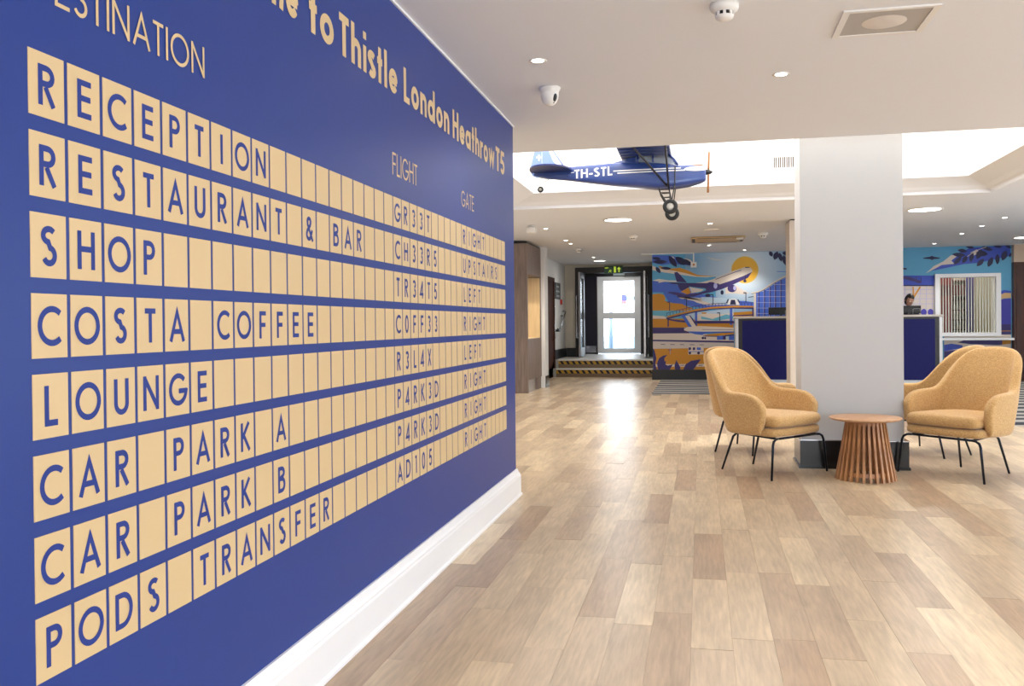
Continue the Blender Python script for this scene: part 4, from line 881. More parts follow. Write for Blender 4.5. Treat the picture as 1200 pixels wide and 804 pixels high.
# ================================================================== THINGS
# ------------------------------------------------------------------ armchairs
def smooth_mod(o, lv=2, sol=None):
    if sol:
        s = o.modifiers.new('solid', 'SOLIDIFY'); s.thickness = sol; s.offset = 0; s.use_rim = True
    s = o.modifiers.new('sub', 'SUBSURF'); s.levels = lv; s.render_levels = lv
    for p in o.data.polygons: p.use_smooth = True
    return o
def make_armchair():
    t = thing('armchair', 'x', 'armchair')
    # shell: plan control points (x, y, rim height, recline) from the right arm tip round the back to the left arm tip
    half = [(0, .300, .985, 1), (.10, .298, .98, 1), (.19, .280, .962, 1), (.25, .240, .915, .95), (.281, .195, .82, .8), (.297, .160, .715, .6), (.309, .125, .660, .4), (.320, .070, .650, .2),
            (.330, 0, .650, .1), (.336, -.07, .645, .03), (.338, -.14, .632, 0), (.337, -.195, .595, 0), (.335, -.235, .535, 0)]
    pts = [(-x, y, h, r) for x, y, h, r in half[:0:-1]] + half
    NV = 9; zb0 = .325
    b = mb(M_fab); rows = []
    for i, (x, y, h, r) in enumerate(pts):
        col = []
        tip = {0: .52, 1: .26, 2: .08}.get(min(i, len(pts)-1-i), 0)
        for k in range(NV):
            v = k/(NV-1); z = zb0+(h-zb0)*v
            lo = .035*tip*2 if k == 0 else 0
            yy = y + r*(.27*max(0, z-.40)+ .10*max(0, z-.75)) - .06*r*(1-v)
            # arm front edge is a rounded D: pulled back at the bottom
            if tip: yy += tip*.13*(1-v)**2.2
            xx = x*(1-.10*(1-v)*(1-min(1, r+.3))) * (1+.05*r*v) * (.93 if k == 0 else 1)
            if abs(x) < .3: xx *= 1-.10*max(0, v-.5)*2*r
            col.append(b.bm.verts.new((xx, yy, z+lo)))
        rows.append(col)
    for a, c in zip(rows[:-1], rows[1:]):
        for k in range(NV-1): b.face([a[k], a[k+1], c[k+1], c[k]], True)
    smooth_mod(b.build('shell', t), 2, .066)
    # seat base and cushion, wider at the front
    def pad(name, z0, z1, xf, xb, yf, yb, r, crown=0):
        bm = bmesh.new(); bmesh.ops.create_grid(bm, x_segments=6, y_segments=6, size=1)
        top = {}
        out = bmesh.new()
        n = 8; V = {}
        def P(u, v, z, ins):
            # rounded-square plan
            uu = u*math.sqrt(1-.16*v*v); vv = v*math.sqrt(1-.16*u*u)
            w = xf+(xb-xf)*(vv+1)/2
            return Vector((uu*(w-ins), (yf+yb)/2+vv*((yb-yf)/2-ins), z))
        layers = [(z0, r*.9), (z0+r*.35, r*.2), ((z0+z1)/2, 0), (z1-r*.35, r*.2), (z1, r*.9)]
        per = [(-1+2*i/n, -1) for i in range(n)]+[(1, -1+2*i/n) for i in range(n)]+[(1-2*i/n, 1) for i in range(n)]+[(-1, 1-2*i/n) for i in range(n)]
        rings = [[out.verts.new(P(u, v, z, ins)) for u, v in per] for z, ins in layers]
        for a, c in zip(rings[:-1], rings[1:]):
            for k in range(len(per)):
                out.faces.new([a[k], a[(k+1) % len(per)], c[(k+1) % len(per)], c[k]])
        for zz, ring, ins, cr in ((z1, rings[-1], r*.9, crown), (z0, rings[0], r*.9, 0)):
            grid = {}
            for i in range(n+1):
                for j in range(n+1):
                    u, v = -1+2*i/n, -1+2*j/n
                    if (u, v) in per: grid[i, j] = ring[per.index((u, v))]
                    else: grid[i, j] = out.verts.new(P(u, v, zz+cr*(1-u*u)*(1-v*v), ins))
            for i in range(n):
                for j in range(n):
                    out.faces.new([grid[i, j], grid[i+1, j], grid[i+1, j+1], grid[i, j+1]])
        bm.free()
        q = mb(M_fab).add(out); return smooth_mod(q.build(name, t), 1)
    pad('seat_base', .315, .385, .335, .24, -.315, .27, .028)
    pad('seat_cushion', .385, .482, .325, .235, -.335, .25, .045, .012)
    M_leg = mat('blue_black_steel', (24, 30, 44), .3, metal=.6, vary=.05)
    fr = mb(M_leg)
    fr.tube([(-.27, -.285, .306), (.27, -.285, .306)], .009)
    for s in (-1, 1): fr.tube([(s*.16, .17, .306), (s*.25, -.27, .306)], .009)
    fr.tube([(-.16, .17, .306), (.16, .17, .306)], .009).build('frame', t)
    for s in (-1, 1):
        mb(M_leg).tube([(s*.24, -.285, .306), (s*.28, -.288, .303), (s*.308, -.292, .288), (s*.32, -.295, .262), (s*.352, -.305, 0)], [.009, .009, .010, .010, .0085]).build('leg', t)
        mb(M_leg).tube([(s*.15, .16, .306), (s*.158, .185, .298), (s*.165, .21, .275), (s*.197, .30, 0)], [.009, .009, .010, .0085]).build('leg', t)
    return t
ch = make_armchair()
CH = [((.515, 7.44), 48.6, 'mustard tweed armchair nearest on the left of the white pillar, facing right'),
      ((1.985, 7.53), -46.2, 'mustard tweed armchair nearest on the right of the round side table'),
      ((.452, 8.60), 145, 'mustard tweed armchair turned away, mostly hidden behind the left front armchair'),
      ((1.983, 8.66), -136.6, 'mustard tweed armchair turned away, partly hidden behind the right front armchair')]
for i, ((x, y), a, lab) in enumerate(CH):
    c = ch if i == 0 else copy_tree(ch)
    c.location = (x, y, .001); c.rotation_euler = (0, 0, math.radians(a)); tag(c, lab, 'armchair', 'mustard armchairs around the pillar')

# ------------------------------------------------------------------ slatted side table
t = thing('side_table', 'small round oak side table with a flared slatted base', 'side table', (1.215, 7.19, 0))
mb(M_oakt).lathe([(0, .445), (.21, .445), (.245, .452), (.262, .462), (.262, .466), (.258, .470), (0, .470)], 48).build('tabletop', t)
mb(M_oak).lathe([(.115, .415), (.138, .415), (.138, .445), (.115, .445), (.115, .415)], 32, smooth=False).build('top_ring', t)
mb(M_oak).lathe([(.17, .035), (.196, .035), (.192, .065), (.168, .065), (.17, .035)], 32, smooth=False).build('lower_ring', t)
sl = mb(M_oak)
def bar_(r, z): return [(r, -.009, z), (r+.026, -.009, z), (r+.026, .009, z), (r, .009, z)]
sl.loft([bar_(.118, .445), bar_(.150, .25), bar_(.196, 0)], smooth=False)
slm = sl.mesh('slat')
for k in range(28): link('slat', slm, t, (0, 0, 0), (0, 0, 2*PI*k/28))

# ------------------------------------------------------------------ reception desks and what stands on them
M_navy = mat('navy_panel', (17, 18, 96), .5, spec=.25, vary=.03)
def desk(x0, x1, label, dark_side):
    t = thing('reception_desk', label, 'desk', (x0, 17.3, 0), group='navy reception desks'); w = x1-x0
    MB().mat(M_gloss).box((0, 0, 0), (.05, .62, 1.26)).box((w-.05, 0, 0), (w, .62, 1.26)).box((.05, .03, 0), (w-.05, .6, .12)).build('carcass', t)
    box('front_panel', M_navy, (.05, .012, .12), (w-.05, .05, 1.225), t)
    box('dark_edge_strip', M_wenge, (.05, .006, 1.225), (w-.05, .05, 1.262), t)  # dark wood strip along the top of the front panel
    b = mb(M_wenge); x = w-.12 if dark_side else .05
    b.box((x, .008, .12), (x+.07, .012, 1.225)).build('side_strip', t)
    MB().mat(mat('stone_worktop', (206, 196, 186), .3)).rbox((-.02, -.03, 1.262), (w+.02, .64, 1.302), .006).build('worktop', t)
    return t
desk(.635, 2.35, 'navy fronted reception desk left of the white pillar', False)
desk(2.75, 4.24, 'navy fronted reception desk right of the white pillar', True)
def monitor(x, y, rz, w, label):
    t = thing('monitor', label, 'monitor', (x, y, 1.302), rz, 'monitors on the reception desks')
    MB().mat(M_dark).rbox((-w/2, -.015, .03), (w/2, .015, .17+.0), .005).build('screen_housing', t)
    box('screen', mat('screen_off', (30, 40, 60), .1), (-w/2+.01, .0155, .04), (w/2-.01, .0165, .16), t)
    MB().mat(M_dark).box((-.02, -.02, .0), (.02, .02, .10)).build('stand', t)
    MB().mat(M_dark).rbox((-.09, -.07, 0), (.09, .07, .012), .004).build('foot', t)
    MB().mat(mat('grey_cable', (150, 150, 150), .5)).tube([(-.06+w*.3, -.017, .0), (-.06+w*.3, -.02, .105), (w*.3-.04, -.02, .115), (w*.3+.06, -.02, .115), (w*.3+.07, -.02, .0)], .006, 6).build('cable', t)
monitor(1.49, 17.7, 0, .46, 'black monitor seen from behind on the left reception desk')
monitor(3.77, 17.7, 0, .40, 'black monitor seen from behind on the right desk, in front of the person')

# ------------------------------------------------------------------ person behind the desk
def person():
    t = thing('person', 'person with dark hair in a dark top bending over the right reception desk', 'person', (3.88, 18.32, 0), 0)
    M_skin = mat('skin', (190, 140, 115), .55, vary=.04); M_top = mat('dark_top', (30, 30, 44), .8); M_hair = mat('dark_hair', (24, 18, 18), .45, vary=.3, scale=30)
    me = bpy.data.meshes.new('body'); V = []; E_ = []; RD = []
    def j(p, r, par=None):
        V.append(p); RD.append(r)
        if par is not None: E_.append((par, len(V)-1))
        return len(V)-1
    pel = j((0, .08, .93), .13); wa = j((0, .06, 1.08), .12, pel); chs = j((0, .0, 1.26), .135, wa); nk = j((0, -.06, 1.40), .06, chs); hd = j((0, -.09, 1.47), .052, nk)
    for s in (-1, 1):
        sh = j((s*.15, -.02, 1.33), .065, chs); el = j((s*.21, -.06, 1.08), .045, sh); wr = j((s*.14, -.25, 1.02), .03, el); pm = j((s*.12, -.31, 1.01), .03, wr)
        for q in range(4):
            a = j((s*(.085+q*.023), -.36, 1.012), .0095, pm); c = j((s*(.083+q*.024), -.395-.006*(q in (1, 2)), 1.0), .0085, a)
        th = j((s*.075, -.325, 1.0), .010, pm); j((s*.055, -.35, .992), .009, th)
        hp = j((s*.09, .08, .86), .095, pel); kn = j((s*.10, .06, .48), .06, hp); an = j((s*.10, .09, .09), .04, kn); j((s*.11, -.05, .045), .04, an)
    me.from_pydata(V, E_, []); me.materials.append(M_top)
    o = link('body', me, t); sk = o.modifiers.new('skin', 'SKIN')
    for i, v in enumerate(me.skin_vertices[0].data): v.radius = (RD[i], RD[i]*(.8 if i < 3 else 1)); v.use_root = (i == 0)
    s = o.modifiers.new('sub', 'SUBSURF'); s.levels = 1; s.render_levels = 1
    # head
    def headshape(p, k=1.0):
        x, y, z = p
        w = .072*(1-.20*max(0, -z)**1.5); d = .095*(1-.10*max(0, -z)); 
        q = Vector((x*w*k, y*d*k, z*.118*k))
        if y < -.3 and z < .35:                                   # face: brow, nose, mouth, chin
            n = math.exp(-(x/.16)**2); q.y -= .020*n*math.exp(-((z+.12)/.16)**2); q.y -= .006*n*math.exp(-((z+.45)/.07)**2); q.y -= .008*math.exp(-(x/.3)**2)*math.exp(-((z+.85)/.15)**2)
            for s_ in (-1, 1): q.y += .010*math.exp(-((x-s_*.38)/.16)**2-((z-.02)/.10)**2)
        return q
    T = Matrix.Translation((0, -.115, 1.585)) @ Euler((.42, .12, .35)).to_matrix().to_4x4()
    bm = bmesh.new(); bmesh.ops.create_icosphere(bm, subdivisions=4, radius=1)
    for v in bm.verts: v.co = headshape(v.co)
    hdo = mb(M_skin).add(bm, T).build('head', t)
    for s_ in (-1, 1):
        MB().mat(mat('eye_white', (230, 230, 228), .2)).lathe([(0, -.011), (.008, -.008), (.011, 0), (.008, .008), (0, .011)], 12, M=T @ Matrix.Translation((s_*.027, -.080, .004))).build('eye', hdo)
        MB().mat(M_skin).rbox((-.006, -.014, -.026), (.006, .014, .026), .005, M=T @ Matrix.Translation((s_*.071, .008, -.008))).build('ear', hdo)
    MB().mat(mat('lips', (150, 84, 78), .5)).rbox((-.02, -.004, -.005), (.02, .004, .005), .003, M=T @ Matrix.Translation((0, -.096, -.055))).build('mouth', hdo)
    bm = bmesh.new(); bmesh.ops.create_icosphere(bm, subdivisions=4, radius=1)
    rm = [v for v in bm.verts if (v.co.y < -.35 and v.co.z < .42) or v.co.z < -.75]
    bmesh.ops.delete(bm, geom=rm, context='VERTS')
    for v in bm.verts:
        v.co = headshape(v.co, 1.10+.03*math.sin(v.co.x*40)+.01*math.sin(v.co.z*60)); v.co.y += .004
    h = mb(M_hair).add(bm, T).build('hair', t); so = h.modifiers.new('s', 'SOLIDIFY'); so.thickness = .012
person()

# ------------------------------------------------------------------ shelving and red door behind the rods
t = thing('shelf_unit', 'dark red shelving unit with bottles behind the glass rods', 'shelf', (5.02, 19.75, .55))
M_red = mat('red_lacquer', (104, 24, 16), .35); M_dred = mat('dark_red', (70, 18, 18), .45)
MB().mat(M_red).box((-.22, 0, 0), (-.02, .3, 1.85)).build('red_panel', t)
MB().mat(M_dred).box((-.02, 0, 0), (.02, .25, 1.85)).box((.40, 0, 0), (.44, .25, 1.85)).box((-.22, -.01, 1.15), (.34, 0, 1.36)).build('frame', t)
box('back_panel', mat('shelf_back_beige', (176, 164, 146), .6), (-.02, .25, 0), (.44, .3, 1.85), t)
box('indigo_panel', mat('indigo_panel', (52, 40, 84), .5), (.26, -.02, 0), (.40, 0, 1.85), t)
o = MB().mat(mat('pale_blue_acrylic', (150, 200, 240), .2)).loft([[(4.63, 19.5, .56), (4.76, 19.5, .56), (4.76, 19.52, .56), (4.63, 19.52, .56)], [(4.66, 19.5, 2.0), (4.70, 19.5, 2.0), (4.70, 19.52, 2.0), (4.66, 19.52, 2.0)]], smooth=False).build('light_board')
tag(o, 'narrow pale blue tapering panel at the left end of the hatch', 'panel')
for k in range(6): box('shelf', M_dred, (.02, 0, .44+k*.20), (.40, .25, .46+k*.20), t)
M_bot = mat('dark_bottle', (24, 14, 20), .15)
bt = mb(M_bot).lathe([(0, 0), (.018, 0), (.018, .06), (.008, .08), (.008, .10), (0, .10)], 10).mesh('bottle')
for r_ in (3, 4):
    for k in range(6):
        o = link('bottle', bt, None, (5.02+.06+k*.062, 19.79, .551+.46+r_*.20))
        tag(o, 'small dark bottle %s on the %s shelf behind the glass rods' % (('at the left end', 'second from the left', 'third from the left', 'third from the right', 'second from the right', 'at the right end')[k], 'upper' if r_ == 4 else 'lower'), 'bottle', 'bottles behind the rods')

# ------------------------------------------------------------------ display cabinet
t = thing('display_cabinet', 'tall grey-brown wood cabinet with a lit open niche beyond the blue wall', 'cabinet', (-3.298, 15.2, 0))
x1 = .36; L_ = 1.35
MB().mat(M_cab).box((0, 0, .0), (x1, .05, 2.60)).box((0, .05, .22), (x1, L_, .94)).box((0, .05, 2.07), (x1, L_, 2.60)).box((0, L_-.08, .94), (x1, L_, 2.07)).box((0, .05, .94), (.03, L_-.08, 2.07)).build('body', t)
box('niche_back', M_alcove, (.03, .05, .95), (.045, L_-.08, 2.06), t); box('niche_base', M_alcove, (.03, .05, .94), (x1-.01, L_-.08, .952), t)
MB().mat(M_alcove).box((.045, L_-.10, .95), (x1-.01, L_-.08, 2.06)).build('niche_side', t)
box('top_shade_strip', M_dark, (.01, .01, 2.60), (x1-.01, L_, 2.63), t)  # dark strip stands in for the shade between cabinet and ceiling
box('kick_plate', M_chrome, (x1-.05, .06, 0), (x1-.03, .95, .22), t); box('foot', M_cab, (.02, .95, 0), (x1-.005, 1.30, .22), t)
ld = bpy.data.lights.new('niche_lamp', 'SPOT'); ld.energy = 14; ld.spot_size = 2.3; ld.color = (1, .86, .62); ld.shadow_soft_size = .03
lo = bpy.data.objects.new('niche_lamp', ld); COL.objects.link(lo); lo.location = (.20, .35, 2.03); lo.parent = t
MB().mat(mat('lamp_glow', (255, 240, 210), .4, emit=(255, 236, 200), estr=8)).lathe([(0, 2.055), (.03, 2.055), (.03, 2.069), (0, 2.069)], 14, (.20, .35, 0)).build('lamp', t)

# ------------------------------------------------------------------ small things by the entrance
def sign_face(b, quads, m, fn):
    b.mat(m)
    for f in quads: b.poly([fn(*p) for p in f])
t = thing('exit_sign', 'green emergency exit sign over the entrance door frame', 'exit sign', (-2.31, 21.93, 2.42))
MB().mat(mat('exit_green', (14, 70, 30), .4)).box((0, -.02, 0), (.45, .02, .185)).build('sign_box', t)
M_ey = mat('exit_yellow', (170, 200, 60), .5, emit=(190, 215, 60), estr=.5)
b = mb(M_ey)
def sq(*p): b.poly([(x, -.0215, z) for x, z in p])
sq((.235, .02), (.285, .02), (.285, .165), (.235, .165)); b.build('doorway_symbol', t); b = mb(M_ey)
sq((.345, .03), (.375, .03), (.375, .10), (.41, .10), (.36, .16), (.31, .10), (.345, .10)); b.build('arrow_symbol', t); b = mb(M_ey)
for f in text_quads('EXIT', .035, .2)[0]: sq(*[(x+.02, z+.12) for x, z in f])
b.build('sign_lettering', t); b = mb(M_ey)
ribs = []
for s_ in ([(.06, .03), (.085, .06), (.10, .085)], [(.13, .03), (.115, .06), (.10, .085)], [(.10, .085), (.115, .115)], [(.08, .09), (.11, .112), (.14, .09)]): ribbon(ribs, s_, .012)
for f in ribs: sq(*[(p.x+.04, p.y*.75) for p in f])
b.build('running_figure', t)
t = thing('wall_sign', 'black notice board with grey lines on the wall before the steps', 'sign', (-3.3, 20.42, 1.78))
box('board', mat('sign_black', (34, 40, 42), .4), (0, 0, 0), (.02, .72, .38), t)
for k, (a, c) in enumerate(((.12, .5), (.08, .6), (.15, .55))): box('text_line', mat('sign_grey', (170, 175, 175), .5), (.02, a, .27-k*.11), (.0215, c, .31-k*.11), t)
o = MB().mat(mat('alarm_red', (190, 30, 26), .4)).rbox((-3.3, 21.18, 1.66), (-3.26, 21.30, 1.78), .01).build('fire_call_point'); tag(o, 'small red fire call point beside the black notice board', 'fire alarm')
t = thing('handrail', 'steel handrail rising beside the entrance steps on the left wall', 'handrail', (-3.3, 20.2, 0))
MB().mat(M_chrome).tube([(.09, .05, 1.08), (.10, .35, 1.10), (.10, 1.1, 1.47), (.09, 1.25, 1.50), (.02, 1.28, 1.50)], .022).build('rail', t)
for y, z in ((.10, 1.08), (1.05, 1.44)): MB().mat(M_dark).tube([(0, y, z-.05), (.08, y, z-.05), (.10, y, z)], .012).build('bracket', t)
MB().mat(M_dark).rbox((.0, -.15, 1.02), (.14, .10, 1.07), .01).build('end_rest', t)
o = MB().mat(mat('post_grey', (120, 140, 160), .5)).tube([(-2.66, 27, .34), (-2.66, 27, 2.1)], .06, 10).build('street_post'); tag(o, 'grey post standing outside the glass entrance door', 'post')
t = thing('street_sign', 'blue and red parking badge on a grey arm outside the door', 'sign', (-2.51, 30, .34))
MB().mat(mat('badge_blue', (60, 60, 170), .5)).box((-.08, -.01, 1.60), (.08, .01, 1.82)).build('badge', t); box('badge_base', mat('badge_red', (190, 90, 90), .5), (-.08, -.011, 1.50), (.08, .009, 1.60), t)
MB().mat(mat('post_grey', (120, 140, 160), .5)).tube([(.62, .02, 0), (.62, .02, 1.9)], .03, 8).box((.08, 0, 1.62), (.62, .02, 1.75)).build('pole', t)

# ------------------------------------------------------------------ ceiling fittings
M_lampon = mat('lamp_warm_white', (255, 246, 230), .4, vary=0, emit=(255, 244, 226), estr=14)
dlm = mb(M_plast).lathe([(.030, 0), (.046, -.004), (.048, -.001), (.048, 0)], 20).mesh('bezel')
lens = mb(M_lampon).lathe([(0, -.002), (.031, -.002)], 20).mesh('lens')
def downlight(x, y, z, label, e=9, lit=True):
    t = thing('downlight', label, 'downlight', (x, y, z), group='recessed downlights')
    link('bezel', dlm, t); link('lens', lens, t)
    l = bpy.data.lights.new('downlight_lamp', 'SPOT'); l.energy = e; l.spot_size = 2.0; l.spot_blend = .8; l.color = (1, .95, .87); l.shadow_soft_size = .04
    o = bpy.data.objects.new('downlight_lamp', l); COL.objects.link(o); o.parent = t; o.location = (0, 0, -.02)
for k, (x, y) in enumerate([(x, y) for y in (2.6, .4, -1.8) for x in (.9, 3.2, 5.6)]):  # unseen downlights added to light the floor and bounce onto the ceiling
    downlight(x, y, 2.587, 'added unseen downlight above the viewer, %s row, %s from the blue wall' % (('front', 'middle', 'rear')[k//3], ('first', 'second', 'third')[k % 3]), 85)
for k, y in enumerate((6.2, 4.2)):  # two more unseen downlights, added as extra light from the right
    downlight(4.6, y, 2.587, 'added unseen downlight outside the picture on the right, %s one' % ('farther', 'nearer')[k], 70)
downlight(-.83, 4.65, 2.587, 'lit recessed downlight near the blue wall, just before the dome camera', 12)
downlight(.45, 5.23, 2.587, 'lit recessed downlight below the square ceiling speaker, before the pillar', 12)
Z2 = 2.65
for x, y, lab in ((.14, 13.45, 'lit downlight over the air conditioning unit, nearest the plane wheels'), (.16, 17.24, 'lit downlight just behind the beige air conditioning unit'),
                  (.87, 18.6, 'lit downlight right above the painted sun on the mural'), (-2.29, 15.41, 'left one of the close pair of downlights above the wood cabinet'),
                  (-2.30, 16.08, 'right one of the close pair of downlights above the wood cabinet'), (-2.3, 13.43, 'lit downlight beside the white spotlight box near the blue wall'),
                  (4.24, 13.91, 'highest and nearest downlight in the diagonal row right of the pillar'), (4.26, 15.04, 'second nearest downlight in the diagonal row right of the pillar'),
                  (4.30, 16.28, 'third downlight in the diagonal row right of the pillar'), (4.34, 18.25, 'farthest downlight in the diagonal row, touching the mural top'),
                  (-2.29, 19.54, 'small downlight just before the round lamp above the steps')):
    downlight(x, y, Z2, lab, 48)
M_led = mat('led_panel', (255, 250, 240), .4, vary=0, emit=(255, 247, 235), estr=6)
def round_panel(x, y, r, label, e):
    t = thing('ceiling_lamp', label, 'ceiling lamp', (x, y, Z2), group='round flush ceiling lamps')
    mb(M_plast).lathe([(r, 0), (r+.02, 0), (r+.018, -.014), (r-.005, -.014)], 32).build('rim', t)
    mb(M_led).lathe([(0, -.011), (r, -.011)], 32).build('diffuser', t)
    l = bpy.data.lights.new('lamp_light', 'AREA'); l.shape = 'DISK'; l.size = 2*r; l.energy = e; l.color = (1, .96, .88)
    o = bpy.data.objects.new('lamp_light', l); COL.objects.link(o); o.parent = t; o.location = (0, 0, -.03)
round_panel(-1.12, 12.52, .19, 'round flush ceiling lamp under the model plane fuselage', 16)
round_panel(2.86, 12.52, .20, 'round flush ceiling lamp just right of the white pillar', 16)
round_panel(5.62, 17.27, .20, 'round flush ceiling lamp above the brown panelling at the right edge', 16)
round_panel(-2.27, 20.55, .13, 'small round ceiling lamp above the entrance steps', 6)
# smoke detector
def detector(x, y, z, r, label, big=False):
    t = thing('smoke_detector', label, 'smoke detector', (x, y, z), group='ceiling smoke detectors')
    mb(M_plast).lathe([(0, 0), (r, 0), (r, -.018*r/.06), (r*.93, -.028*r/.06), (r*.66, -.036*r/.06)], 32).build('base', t)
    mb(M_dark).lathe([(r*.56, -.030*r/.06), (r*.60, -.052*r/.06)], 24).build('vent_slots', t)
    for k in range(8):
        a = 2*PI*k/8; c_ = Matrix.Rotation(a, 4, 'Z'); s = r/.06
        mb(M_plast).box((r*.52, -.006*s, -.052*s), (r*.66, .006*s, -.034*s), c_).build('rib', t)
    mb(M_plast).lathe([(r*.66, -.050*r/.06), (r*.60, -.060*r/.06), (r*.35, -.068*r/.06), (0, -.070*r/.06)], 24).build('cap', t)
detector(.11, 4.02, 2.587, .062, 'white smoke detector at the top edge, left of the square ceiling speaker')
detector(-1.09, 14.91, Z2, .075, 'small white smoke detector left of the air conditioning unit')
detector(-2.3, 17.17, Z2, .07, 'small smoke detector near the entrance, beyond the pair of downlights')
detector(.99, 15.07, Z2, .085, 'white smoke detector between the air conditioning unit and the pillar')
# dome camera
t = thing('dome_camera', 'white dome security camera on the near ceiling by the blue wall', 'security camera', (-.86, 5.2, 2.587))
mb(M_plast).lathe([(0, 0), (.064, 0), (.064, -.012), (.055, -.020), (.052, -.034)], 32).build('base', t)
mb(M_plast).lathe([(.052, -.030), (.053, -.045), (.050, -.065), (.040, -.088), (.022, -.102), (0, -.106)], 32).build('dome', t)
MB().mat(M_dark).lathe([(0, .005), (.016, .004), (.024, 0), (.026, -.006)], 20, M=Matrix.Translation((.034, -.028, -.072)) @ Euler((0, 2.1, -.75)).to_matrix().to_4x4() @ Matrix.Diagonal((1.15, .6, 1, 1))).build('lens_window', t)
t = thing('spot_camera', 'small white box camera on the far ceiling above the wood cabinet', 'security camera', (-2.42, 12.9, Z2))
MB().mat(M_plast).lathe([(0, 0), (.05, 0), (.05, -.02), (.02, -.03), (.02, -.05)], 16).build('mount', t)
MB().mat(M_plast).rbox((-.07, -.10, -.12), (.07, .06, -.04), .015).build('housing', t)
# square ceiling speaker
t = thing('ceiling_speaker', 'square perforated ceiling speaker grille set in a white frame', 'speaker', (.84, 4.42, 2.587), math.radians(0))
MB().mat(M_plast).box((-.205, -.19, -.008), (.205, -.165, 0)).box((-.205, .165, -.008), (.205, .19, 0)).box((-.205, -.165, -.008), (-.175, .165, 0)).box((.175, -.165, -.008), (.205, .165, 0)).build('frame', t)
gm = bpy.data.materials.new('perforated_metal'); gm.use_nodes = True; nt = gm.node_tree; N = nt.nodes.new; L = nt.links.new; bs = nt.nodes['Principled BSDF']
tc = N('ShaderNodeTexCoord'); vo = N('ShaderNodeTexVoronoi'); vo.inputs['Scale'].default_value = 160; vo.inputs['Randomness'].default_value = 0; L(tc.outputs['Object'], vo.inputs[0])
rp = N('ShaderNodeValToRGB'); rp.color_ramp.elements[0].position = .3; rp.color_ramp.elements[1].position = .45; rp.color_ramp.elements[0].color = (*lin((100, 95, 90)), 1); rp.color_ramp.elements[1].color = (*lin((184, 178, 172)), 1)
L(vo.outputs['Distance'], rp.inputs[0]); L(rp.outputs[0], bs.inputs['Base Color']); bs.inputs['Roughness'].default_value = .5
MB().mat(gm).box((-.175, -.165, -.004), (.175, .165, 0)).build('grille', t)
MB().mat(mat('speaker_cone', (222, 214, 206), .5)).lathe([(0, -.0055), (.095, -.0055), (.098, -.0045)], 32).build('cone', t)
# air conditioning cassette, round speaker, sensor on bracket, vent
t = thing('air_conditioner', 'beige cassette air conditioner flush in the far ceiling before the mural', 'air conditioner', (.29, 15.9, Z2-.001))
M_ac = mat('beige_cassette', (206, 178, 138), .5)
MB().mat(M_ac).rbox((-.45, -.45, -.03), (.45, .45, 0), .02).build('fascia', t)
for k in range(4):
    MB().mat(M_dark).box((-.34, -.43, -.033), (.34, -.38, -.029), Matrix.Rotation(PI/2*k, 4, 'Z')).build('air_slot', t)
MB().mat(M_plast).rbox((.30, -.44, -.06), (.42, -.34, -.03), .01).build('sensor', t)
t = thing('ceiling_speaker', 'round white ceiling speaker above the air conditioning unit', 'speaker', (.19, 14.33, Z2))
mb(M_plast).lathe([(0, -.018), (.11, -.018), (.135, -.012), (.14, 0)], 28).build('grille', t)
mb(M_dark).lathe([(.112, -.0185), (.116, -.0185)], 28).build('ring', t)
t = thing('track_camera', 'small square sensor hanging on a bracket before the mural top', 'sensor', (-.14, 18.9, Z2))
MB().mat(M_plast).box((-.012, -.012, -.20), (.012, .012, 0)).box((-1.08, -.012, -.022), (-.012, .012, 0)).build('bracket', t)
MB().mat(M_plast).rbox((-.06, -.04, -.31), (.06, .04, -.20), .01).build('housing', t); MB().mat(mat('amber_lens', (190, 120, 60), .3)).lathe([(0, 0), (.022, 0)], 14, M=Matrix.Translation((0, -.041, -.255)) @ Euler((PI/2, 0, 0)).to_matrix().to_4x4()).build('lens', t)
t = thing('vent_grille', 'white slotted vent grille high in the skylight well wall', 'vent', (.84, LY1-.285, 2.985))
MB().mat(mat('vent_backing', (90, 76, 66), .8)).box((0, -.004, 0), (.27, 0, .125)).build('backing', t)  # dark brown backing behind the vent slats
MB().mat(M_plast).box((-.015, -.012, -.012), (.285, 0, 0)).box((-.015, -.012, .125), (.285, 0, .137)).box((-.015, -.012, 0), (0, 0, .125)).box((.27, -.012, 0), (.285, 0, .125)).build('frame', t)
vb = MB().mat(M_ceil).box((0, -.012, 0), (.008, -.003, .125)).mesh('slat')
for k in range(11): link('slat', vb, t, (.014+k*.0235, 0, 0))

# ------------------------------------------------------------------ model aeroplane
OX, OY = -.8, 9.0
t = thing('model_airplane', 'large blue high-wing model airplane hanging nose right in the skylight', 'model airplane', (OX, OY, 2.68))
def lc(x, y, z): return (x-OX, y-OY, z-2.68)
M_pb = mat('plane_blue', (44, 68, 134), .28, coat=.3, vary=.06); M_pd = mat('plane_dark_blue', (24, 38, 100), .3, vary=.05); M_pk = mat('plane_black_tube', (18, 20, 26), .35)
M_pw = mat('plane_white', (240, 240, 240), .35, vary=0)
SEC = [(-1.655, 2.715, 2.775, .012), (-1.5, 2.675, 2.79, .03), (-1.26, 2.645, 2.787, .055), (-.84, 2.578, 2.80, .09), (-.60, 2.548, 2.80, .102), (-.41, 2.522, 2.79, .105),
       (-.30, 2.522, 2.765, .105), (-.20, 2.530, 2.748, .103), (-.09, 2.545, 2.745, .098), (.0, 2.568, 2.733, .085), (.045, 2.585, 2.716, .07), (.058, 2.60, 2.70, .055)]
def hw(x):
    for a, c in zip(SEC[:-1], SEC[1:]):
        if a[0] <= x <= c[0]: return a[3]+(c[3]-a[3])*(x-a[0])/(c[0]-a[0])
    return .05
rings = []
